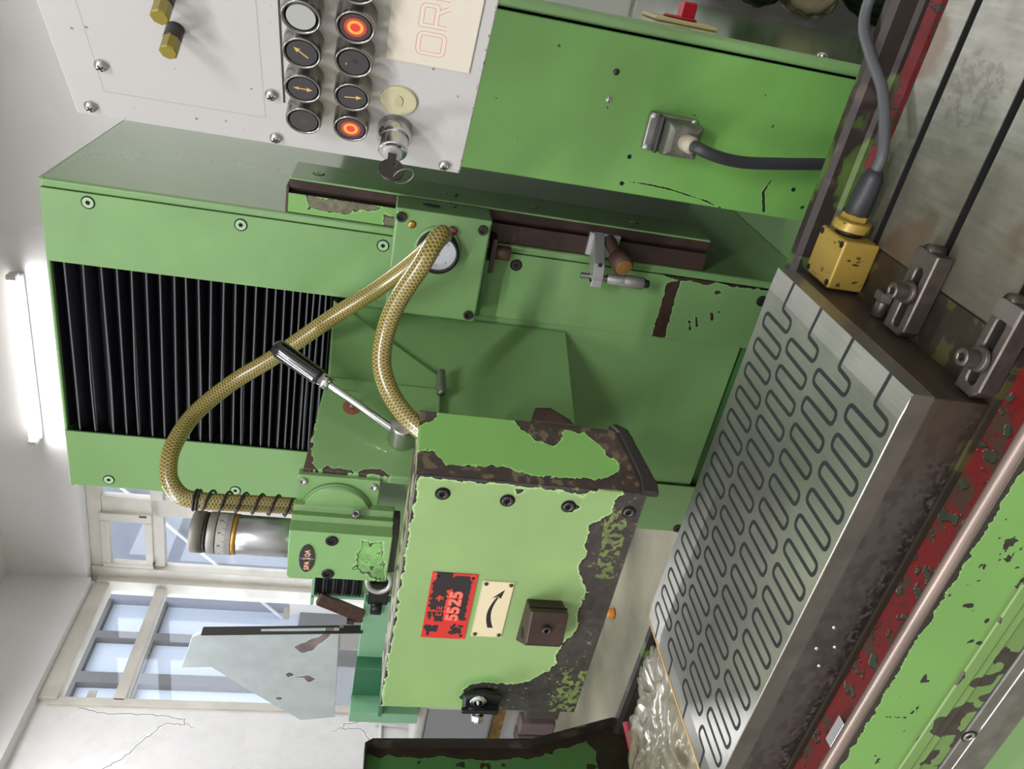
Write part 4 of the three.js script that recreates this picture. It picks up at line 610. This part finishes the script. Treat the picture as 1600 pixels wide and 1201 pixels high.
part(lug, 'wedge', uvBox(extr([[-0.335, 0.9262], [-0.345, 0.940], [-0.312, 0.940], [-0.322, 0.9262]], 0.011, 0.001).translate(0, 0, 0.279)), M.alu);

// ================================================================ magnetic chuck
const chuck = thing('magnetic_chuck', 'flat rectangular magnetic chuck with four dark winding lines across its bare steel face', 'magnetic chuck', [-0.24, 0.933, 0.125]);
{
  const top = (x) => x > -0.0195 ? 1 - (x + 0.0195) * 0.06 : x < -0.463 ? 1 - (-0.463 - x) * 0.10 : 1;
  const steelT = dataTex(1536, 800, (u, v) => { const x = u * 0.49, z = v * 0.25, n = fbm(x * 30, z * 30, 5) - 0.5, m = fbm(x * 7, z * 7 + 4, 3) - 0.5, br = fbm(x * 500, z * 25, 2) - 0.5, f = hash(u * 7919, v * 6271) - 0.5; const k = 184 + 26 * m + 24 * n + 14 * br + 10 * f; return [k, k * 0.985, k * 0.95]; });
  const sr = dataTex(512, 256, (u, v) => 120 + 60 * (fbm(u * 12, v * 6, 4) - 0.5), false);
  const tp = extr([[0.0032, 0.9803], [0.0032, 0.9986], [-0.0195, 1.0], [-0.463, 1.0], [-0.4868, 0.9977], [-0.4868, 0.9803]].reverse(), 0.25, 0.0006);
  part(chuck, 'pole_plate', uvPlane(uvBox(tp), (x, y, z) => [x, z], -0.488, 0.004, 0, 0.25), S({ map: steelT, roughness: 0.36, metalness: 0.9 }));
  const bodyT = worn({ x0: -0.49, x1: 0.01, y0: 0.93, y1: 0.985, W: 1200, paint: [92, 87, 82], bare: [44, 40, 36], chips: 0, rough: 0.002, fine: 300, s: 5, stain: (c, x, y, n) => { const k = fbm(x * 90, y * 130 + 2, 5), f = fbm(x * 260, y * 260, 3); c = mix(c, [70, 64, 58], 0.55 * sst(0.42, 0.65, k)); c = mix(c, [34, 30, 28], 0.85 * sst(0.952, 0.934, y + 0.03 * (k - 0.5)) * sst(0.30, 0.52, f)); return mix(c, [74, 60, 46], 0.6 * sst(-0.12, 0.0, x)); } });
  part(chuck, 'base_body', uvPlane(box(-0.4865, 0.002, 0.9333, 0.980, 0.0005, 0.2495, 0.001), (x, y) => [x, y], -0.49, 0.01, 0.93, 0.985), S({ ...bodyT, roughness: 0.42, metalness: 0.45 }));
  part(chuck, 'front_edge', box(-0.4862, 0.0026, 0.9806, 0.9988, 0.2494, 0.25015), S({ map: grainTile(256, 0.12, [110, 104, 97], 0.12, 6, 5), roughness: 0.42, metalness: 0.6 }));
  part(chuck, 'brass_edge', box(-0.4895, -0.4869, 0.981, 0.9985, 0.0005, 0.2495, 0.0005), M.tan, 'tan strip along the far end');
  part(chuck, 'brass_shim', box(0.0015, 0.0034, 0.9800, 0.9806, 0.10, 0.235), M.brass);
  for (const [x, y] of [[-0.235, 0.962], [-0.259, 0.951], [-0.262, 0.968], [-0.284, 0.9565]]) part(chuck, 'grease_bead', place(lathe([[0.0022, 0], [0.0014, 0.0012], [0, 0.0016]], 14), [x, y, 0.2494], [0, 0, 1]), M.screw);
  // winding inlays, flush with the plate
  const inlay = S({ color: 0x1b1d1e, roughness: 0.6 }), W2 = 0.0020;
  for (const zc of [0.0395, 0.0982, 0.1580, 0.2183]) {
    const c = [[0.0033, zc + 0.0005], [-0.0195, zc], [-0.0255, zc]], lo = zc - 0.0268, hi = zc + 0.0235, st = 0.014483;
    for (let k = 0; k < 31; k++) { const x = -0.0255 - k * st; if (k % 2 === 0) { if (k) c.push([x, lo]); c.push([x - 0.0016, k === 30 ? zc - 0.006 : hi]); } else c.push([x - 0.0006, hi], [x - 0.0004, lo]); }
    c.push([-0.4628, zc - 0.006], [-0.4866, zc - 0.005]);
    // round the corners
    const P = [c[0]];
    for (let i = 1; i < c.length - 1; i++) {
      const a = c[i - 1], b = c[i], d = c[i + 1], la = Math.hypot(a[0] - b[0], a[1] - b[1]), ld = Math.hypot(d[0] - b[0], d[1] - b[1]), r = Math.min(0.0058, la * 0.48, ld * 0.48);
      const p = [b[0] + (a[0] - b[0]) / la * r, b[1] + (a[1] - b[1]) / la * r], q = [b[0] + (d[0] - b[0]) / ld * r, b[1] + (d[1] - b[1]) / ld * r];
      for (let k = 0; k <= 4; k++) { const t = k / 4; P.push([(1 - t) ** 2 * p[0] + 2 * t * (1 - t) * b[0] + t * t * q[0], (1 - t) ** 2 * p[1] + 2 * t * (1 - t) * b[1] + t * t * q[1]]); }
    }
    P.push(c[c.length - 1]);
    const pos = [];
    const L = [], R = []; P.forEach((p, i) => { const a = P[Math.max(0, i - 1)], b = P[Math.min(P.length - 1, i + 1)], l = Math.hypot(b[0] - a[0], b[1] - a[1]) || 1, nx = -(b[1] - a[1]) / l * W2, nz = (b[0] - a[0]) / l * W2; L.push([p[0] + nx, top(p[0]) + 0.00018, p[1] + nz]); R.push([p[0] - nx, top(p[0]) + 0.00018, p[1] - nz]); });
    const quad = (a, b, d, e) => pos.push(...a, ...b, ...d, ...a, ...d, ...e), dn = (p) => [p[0], p[1] - 0.0007, p[2]];
    for (let i = 0; i < P.length - 1; i++) { quad(L[i], R[i], R[i + 1], L[i + 1]); quad(dn(L[i]), L[i], L[i + 1], dn(L[i + 1])); quad(R[i], dn(R[i]), dn(R[i + 1]), R[i + 1]); }
    const g = new THREE.BufferGeometry(); g.setAttribute('position', new THREE.Float32BufferAttribute(pos, 3)); g.computeVertexNormals(); part(chuck, 'pole_inlay', uvBox(g), inlay);
  }
}
// ================================================================ clamps on the table, junction box
function clamp(label, pts, px, pz, sl, bent) {
  const t = thing('strap_clamp', label, 'clamp', [px, 0.9335, pz], 'strap clamps holding the chuck');
  part(t, 'strap', raise(pts, 0.934, 0.950, 0.0012, [pill(sl[0], -sl[1], 0.0047, 0.027).map(([x, y]) => [x, -y])]), M.steelDark);
  part(t, 'slot_shadow', box(sl[0] - 0.026, sl[0] + 0.026, 0.9337, 0.9352, sl[1] - 0.0045, sl[1] + 0.0045), M.hole);
  part(t, 'washer', place(lathe([[0, 0], [0.0102, 0], [0.0102, 0.0022], [0.0092, 0.0026], [0.0092, 0.0052], [0, 0.0052]], 30), [px, 0.950, pz], [0, 1, 0]), M.steelDark);
  part(t, 'bolt', place(capScrew(0.0068, 0.0125), [px, 0.9552, pz], [0, 1, 0], 0.3), M.steelDark);
  part(t, 'support_pin', rod([pts[0][0] - 0.001, 0.9335, pz - 0.006], [pts[0][0] - 0.001, 0.9478, pz - 0.006], 0.006), M.steelDark);
  if (bent) part(t, 'worn_end', raise([[0.0655, 0.2275], [0.078, 0.2275], [0.0795, 0.2315], [0.0795, 0.2515], [0.0655, 0.2515]], 0.9497, 0.9503, 0.0002), S({ color: 0x6f6964, roughness: 0.45, metalness: 0.6 }));
}

clamp('dark steel strap clamp with a socket bolt between the yellow box and the other clamp', [[0.0785, 0.1195], [0.0785, 0.1490], [0.0105, 0.1490], [0.0045, 0.1430], [0.0045, 0.1195]], 0.0415, 0.1355, [0.0365, 0.1350]);
clamp('dark steel strap clamp at the front table edge, its far corner worn pale', [[0.0795, 0.2315], [0.0795, 0.2525], [0.012, 0.2525], [0.0045, 0.2450], [0.0045, 0.2265], [0.0765, 0.2265]], 0.0335, 0.2395, [0.0395, 0.2395], true);
const jack = thing('hex_bolt', 'dark hexagon bolt lying against the chuck end beside the first clamp', 'bolt', [0.012, 0.9335, 0.1]);
part(jack, 'head', place(extr(circ(0.0095, 6), 0.009, 0.001), [0.0185, 0.9430, 0.099], [1, 0, 0.05]), M.steelDark);
part(jack, 'shank', rod([0.0042, 0.9430, 0.0985], [0.0190, 0.9430, 0.099], 0.0062), M.steelDark);
const jb = thing('junction_box', 'small yellow painted junction box at the chuck end, its thick grey cable leading off', 'junction box', [0.029, 0.9335, 0.025]);
{
  const yp = worn({ x0: 0, x1: 0.06, y0: -0.005, y1: 0.055, W: 300, paint: [160, 134, 60], bare: [88, 70, 36], chips: 0.15, chipF: 200, chipMin: 0.27, rough: 0.001, fine: 900, rim: 0.0006, s: 2, stain: (c, x, y, n, m) => mix(c, [110, 86, 30], Math.max(0, m) * 0.9) });
  const ym = S({ ...yp, roughness: 0.38, metalness: 0.25 });
  part(jb, 'box', uvPlane(box(0.0055, 0.0535, 0.9335, 0.9705, 0.0005, 0.0500, 0.0025), (x, y, z) => [x, z * 0.5 + (0.97 - y) * 0.5], 0, 0.06, -0.005, 0.055), ym);
  for (const [x, z] of [[0.0105, 0.0055], [0.0485, 0.0055], [0.0105, 0.0455], [0.0485, 0.0455]]) part(jb, 'screw_hole', place(lathe([[0, 0], [0.0032, 0], [0.0032, 0.0004], [0, 0.0004]], 16), [x, 0.9704, z], [0, 1, 0]), M.hole);
  const y0 = 0.9545, z0 = 0.024, A = (x) => [x, y0, z0];
  part(jb, 'gland_thread', rod(A(0.0530), A(0.0585), 0.0125), M.dark);
  part(jb, 'gland_ring', place(lathe([[0, 0], [0.0168, 0], [0.0175, 0.0015], [0.0175, 0.0085], [0.0165, 0.0100], [0, 0.0100]], 36), A(0.0580), [1, 0, 0]), ym);
  part(jb, 'gland_nut', place(extr(circ(0.0135, 6), 0.006, 0.001), A(0.0679), [1, 0, 0], 0.3), ym);
  part(jb, 'cable_boot', place(lathe([[0, 0], [0.0115, 0], [0.0112, 0.020], [0.0098, 0.036], [0.0066, 0.043], [0, 0.043]], 28), A(0.0735), [1, 0, 0.06]), M.rubber);
  part(jb, 'cable', tube([[0.114, 0.9545, 0.0265], [0.128, 0.954, 0.0265], [0.150, 0.953, 0.012], [0.180, 0.953, -0.016], [0.205, 0.9575, -0.050], [0.228, 0.9595, -0.078], [0.250, 0.958, -0.088], [0.285, 0.957, -0.078], [0.34, 0.952, -0.06], [0.42, 0.92, -0.035]], 0.0053, 110, 12), M.cable);
}

// ================================================================ splash guard at the left end of the tray
const splash = thing('splash_guard', 'dark green sheet metal splash guard with rusty edges at the far end of the table', 'splash guard', [-0.805, 0.9, 0.1]);
{
  const pts = [[-0.075, 0.912], [-0.074, 0.957], [-0.033, 1.090], [-0.027, 1.326], [-0.020, 1.336], [0.285, 1.336], [0.285, 0.912]];
  const sw = worn({ x0: -0.08, x1: 0.30, y0: 0.90, y1: 1.35, W: 800, paint: [64, 118, 62], bare: [46, 38, 28], rough: 0.006, fine: 200, chips: 0.15, chipF: 45, chipMin: 0.27, rim: 0.001, s: 3, polys: [[[-0.1, 0.9], [-0.1, 0.96], [-0.035, 1.09], [-0.03, 1.34], [-0.012, 1.34], [-0.012, 1.09], [-0.045, 1.0], [-0.03, 0.985], [0.29, 0.985], [0.29, 0.9]]], stain: (c, x, y, n, m) => mix(c, [92, 108, 60], sst(0.02, -0.02, x) * 0.4) });
  part(splash, 'plate', uvPlane(runX(pts, -0.8055, -0.8025), (x, y, z) => [z, y], -0.08, 0.30, 0.90, 1.35), S({ ...sw, roughness: 0.45 }));
  const fl = [[-0.0755, 0.950], [-0.0745, 0.957], [-0.0335, 1.090], [-0.0275, 1.326], [-0.0205, 1.3365], [0.285, 1.3365], [0.285, 1.3335], [-0.0190, 1.3335], [-0.0245, 1.3255], [-0.0305, 1.0895], [-0.0715, 0.9565], [-0.0725, 0.950]];
  part(splash, 'flange', runX(fl, -0.8030, -0.783, 0.0004), M.rim, 'rusty folded edge');
}
// crumpled plastic at the far end of the chuck
const bagM = Ph({ color: 0xddd5bd, roughness: 0.2, transmission: 0.72, thickness: 0, clearcoat: 0.5 });
function crumple(cx, cy, cz, rx, ry, rz, amp, s, n = 72, flatBottom = true) {
  const g = new THREE.SphereGeometry(1, n, n >> 1), p = g.attributes.position;
  for (let i = 0; i < p.count; i++) {
    let x = p.getX(i), y = p.getY(i), z = p.getZ(i); const f = (a, b) => 1 - Math.abs(2 * fbm(a, b, 4) - 1);
    const k = 1 + amp * (f(x * 2.6 + s + z, y * 2.2 + z * 2.4 + s) - 0.62) + amp * 0.5 * (f(x * 6 + s, z * 6 + y * 4) - 0.6);
    x *= k; y *= k; z *= k; if (flatBottom && y < -0.35) y = -0.35; p.setXYZ(i, cx + x * rx, cy + y * ry, cz + z * rz);
  }
  g.computeVertexNormals(); return g;
}
const bag = thing('plastic_bag', 'crumpled clear plastic bag with a red printed edge lying in the tray behind the chuck', 'plastic bag', [-0.62, 0.9335, 0.09]);
part(bag, 'film', crumple(-0.622, 0.9465, 0.105, 0.128, 0.034, 0.125, 0.42, 3.1, 110), bagM);
part(bag, 'printed_edge', tube([[-0.722, 0.961, -0.020], [-0.733, 0.957, 0.005], [-0.745, 0.953, 0.036], [-0.752, 0.947, 0.075], [-0.750, 0.942, 0.115]], 0.0055, 40, 10), S({ color: 0xa8404c, roughness: 0.4 }), 'red printed strip');

// ================================================================ things behind: the neighbouring grinder by the windows
const nb = thing('neighbour_grinder', 'second smaller green grinder with a black bellows by the far windows', 'grinding machine', [-3.3, 0, -2.75]);
{
  part(nb, 'base', box(-3.84, -2.75, 0, 1.08, -3.1, -2.56, 0.02), M.green);
  part(nb, 'upright', box(-2.995, -2.60, 1.08, 1.55, -3.0, -2.53, 0.01), M.green);
  const bl = part(nb, 'bellows', box(-2.985, -2.80, 1.285, 1.535, -2.53, -2.515), M.black);
  for (let i = 0; i < 14; i++) part(bl, 'fold', runX([[-2.515, 1.287 + i * 0.0177], [-2.495, 1.2955 + i * 0.0177], [-2.515, 1.304 + i * 0.0177]], -2.984, -2.80), S({ color: [0x1b1c20, 0x3a3b40, 0x5c5d60][i % 3], roughness: 0.5 }));
  part(nb, 'column_edge', box(-3.002, -2.986, 1.265, 1.55, -2.53, -2.49, 0.003), M.greenPale);
  part(nb, 'top_edge', box(-3.06, -2.80, 1.535, 1.552, -2.53, -2.49, 0.003), M.greenPale);
  part(nb, 'handwheel', place(new THREE.TorusGeometry(0.062, 0.013, 12, 40), [-2.83, 1.20, -2.46], [0.2, 0, 1]), M.alu, 'pale metal handwheel');
  part(nb, 'motor', join(box(-3.035, -2.88, 1.135, 1.245, -2.53, -2.49, 0.01), rod([-3.06, 1.225, -2.50], [-3.06, 1.165, -2.50], 0.04)), M.black);
  part(nb, 'bracket', box(-3.46, -3.02, 1.08, 1.262, -2.56, -2.50, 0.006), M.greenPale);
  const bx = part(nb, 'chip_box', join(box(-3.845, -3.455, 1.08, 1.10, -2.56, -2.40), box(-3.845, -3.455, 1.10, 1.262, -2.56, -2.545), box(-3.468, -3.455, 1.10, 1.262, -2.545, -2.42)), M.greenTeal);
  part(bx, 'box_edge', box(-3.93, -3.845, 0.86, 1.268, -2.56, -2.42, 0.004), M.greenPale);
  part(nb, 'clamp_bolt', join(rod([-3.165, 1.262, -2.50], [-3.165, 1.31, -2.50], 0.013), place(extr(circ(0.026, 6), 0.04), [-3.165, 1.305, -2.50], [0, 1, 0])), M.brown);
}
const wb = thing('wooden_bar', 'worn brown wooden bar leaning on the second grinder', 'bar', [-3.05, 1.24, -2.47]);
part(wb, 'bar', uvBox(place(extr([[-0.032, -0.02], [0.032, -0.02], [0.032, 0.02], [-0.032, 0.02]], 0.27, 0.003), [-3.098, 1.262, -2.468], [0.40, 0.90, -0.02])), M.brownGrip);
const sheet = thing('sheet_metal_guard', 'pale blue grey sheet metal guard with stains and a slanting lower corner by the window', 'sheet metal guard', [-3.6, 1.1, -2.5]);
{
  const sx = worn({ x0: -4.05, x1: -3.22, y0: 1.33, y1: 2.25, W: 700, paint: [186, 196, 196], bare: [128, 116, 114], rough: 0.012, fine: 60, rim: 0.004, s: 4, polys: [[[-3.245, 1.45], [-3.30, 1.48], [-3.36, 1.56], [-3.40, 1.62], [-3.45, 1.57], [-3.42, 1.52], [-3.33, 1.45], [-3.24, 1.40]], [[-3.61, 1.64], [-3.635, 1.66], [-3.655, 1.64], [-3.63, 1.615]], [[-3.65, 1.60], [-3.66, 1.55], [-3.69, 1.52], [-3.66, 1.49], [-3.63, 1.53]], [[-3.83, 1.69], [-3.845, 1.70], [-3.85, 1.68], [-3.835, 1.67]]] });
  const pts = [[-3.250, 1.381], [-3.322, 2.115], [-3.361, 2.169], [-3.611, 2.230], [-3.596, 2.068], [-3.800, 1.835], [-4.033, 1.548], [-3.995, 1.349]];
  part(sheet, 'sheet', uvPlane(extr(pts, 0.02, 0.002).translate(0, 0, -2.52), (x, y) => [x, y], -4.05, -3.22, 1.33, 2.25), S({ ...sx, roughness: 0.4 }));
  part(sheet, 'top_fold', uvBox(extr([[-3.248, 1.25], [-3.243, 1.25], [-3.319, 2.118], [-3.324, 2.116]], 0.06, 0.001).translate(0, 0, -2.54)), M.screwDark);
  part(sheet, 'lower_stay', uvBox(extr([[-3.262, 1.262], [-3.42, 1.262], [-3.425, 1.378], [-3.25, 1.381]], 0.015).translate(0, 0, -2.535)), M.alu);
  part(sheet, 'tab', box(-3.20, -3.11, 1.66, 1.69, -2.53, -2.51), M.alu);
  part(sheet, 'support', box(-3.40, -3.30, 1.08, 1.30, -2.56, -2.54), M.screwDark);
}
const gc = thing('grey_cabinet', 'grey metal cabinet with a pale rounded edge below the window', 'cabinet', [-4.07, 0.0, -2.6]);
part(gc, 'body', box(-4.33, -3.87, 0.36, 0.80, -3.0, -2.52, 0.03), S({ color: 0x8e9193, roughness: 0.5 }));
part(gc, 'lid', box(-4.34, -3.86, 0.79, 0.862, -3.0, -2.49, 0.03), M.white);
part(gc, 'side_edge', box(-3.885, -3.862, 0.37, 0.80, -3.0, -2.49, 0.008), M.white);
part(gc, 'plinth', box(-4.33, -3.88, 0.29, 0.36, -3.0, -2.53), S({ map: grainTile(128, 0.2, [120, 94, 44], 0.4, 6, 4), roughness: 0.8 }), 'ochre stained plinth');
part(gc, 'foot_box', box(-4.30, -3.9, 0, 0.29, -2.98, -2.60), M.alu);
for (const [x, w, c, lb] of [[-4.05, 0.05, 0x5a4a46, 'brown scrap block on the floor under the grey cabinet'], [-3.93, 0.05, 0x6a5c5a, 'grey brown scrap block beside the grey cabinet foot'], [-3.79, 0.04, 0x4c4440, 'dark scrap block on the floor nearest the wheel guard']]) { const s = thing('scrap_block', lb, 'scrap', [x, 0, -2.45]); part(s, 'block', box(x - w, x + w, 0, 0.17 + w, -2.5, -2.40, 0.01), S({ color: c, roughness: 0.8 })); }
const con = thing('wall_conduit', 'thin white conduit on the wall below the window sill', 'conduit', [XL - 0.12, 0.85, -2.9]);
part(con, 'pipe', join(rod([XL - 0.109, 0.72, -2.90], [XL - 0.109, 1.06, -2.92], 0.012), rod([XL - 0.109, 1.02, -3.02], [XL - 0.109, 1.02, -2.74], 0.012)), M.white);
const cap0 = thing('orange_cap', 'small round orange cap on the concrete floor', 'cap', [-2.636, 0, -2.135]);
part(cap0, 'cap', lathe([[0, 0], [0.026, 0], [0.028, 0.01], [0.025, 0.034], [0.015, 0.04], [0, 0.041]], 24).rotateX(-Math.PI / 2).translate(-2.636, 0.0005, -2.135), S({ color: 0xc47a2c, roughness: 0.4 }));
// right: what stands behind the cabinet
const fr = thing('white_cupboard', 'white cupboard behind the electrical cabinet', 'cupboard', [0.45, 0, -2.05]);
part(fr, 'carcass', box(0.10, 0.75, 0, 1.02, -2.35, -1.80, 0.006), M.white);
part(fr, 'door', box(0.102, 0.42, 0.04, 0.74, -1.80, -1.78, 0.004), M.white); part(fr, 'drawer', box(0.102, 0.42, 0.75, 1.0, -1.80, -1.78, 0.004), M.white);
part(fr, 'knob', place(lathe([[0, 0], [0.01, 0], [0.008, 0.02], [0, 0.022]], 16), [0.128, 0.80, -1.78], [0, 0, 1]), M.screwDark);
const sack = (name, label, cy, ry, rx, sd, m) => { const y0 = cy - 0.35 * ry, t = thing(name, label, 'sack', [0.385, y0, -1.48]); part(t, 'film', crumple(0.385, cy, -1.48, rx * 0.9, ry, 0.15, 0.3, sd, 60), m); };
const bk = Ph({ color: 0x0b0b0e, roughness: 0.35, clearcoat: 0.4 });
sack('plastic_sack', 'big black plastic sack standing on the floor behind the cabinet', 0.0845, 0.24, 0.175, 5.2, bk);
sack('cloth_sack', 'beige cloth sack lying between the two black sacks', 0.366, 0.10, 0.175, 2.2, S({ color: 0x8d8168, roughness: 0.9 }));
sack('plastic_sack', 'small black plastic sack lying under the white one', 0.503, 0.085, 0.175, 8.4, bk);
sack('plastic_sack', 'white plastic sack heaped on top of the other sacks', 0.632, 0.13, 0.175, 1.7, Ph({ color: 0xd8d6da, roughness: 0.35 }));

renderer.render(scene, camera);
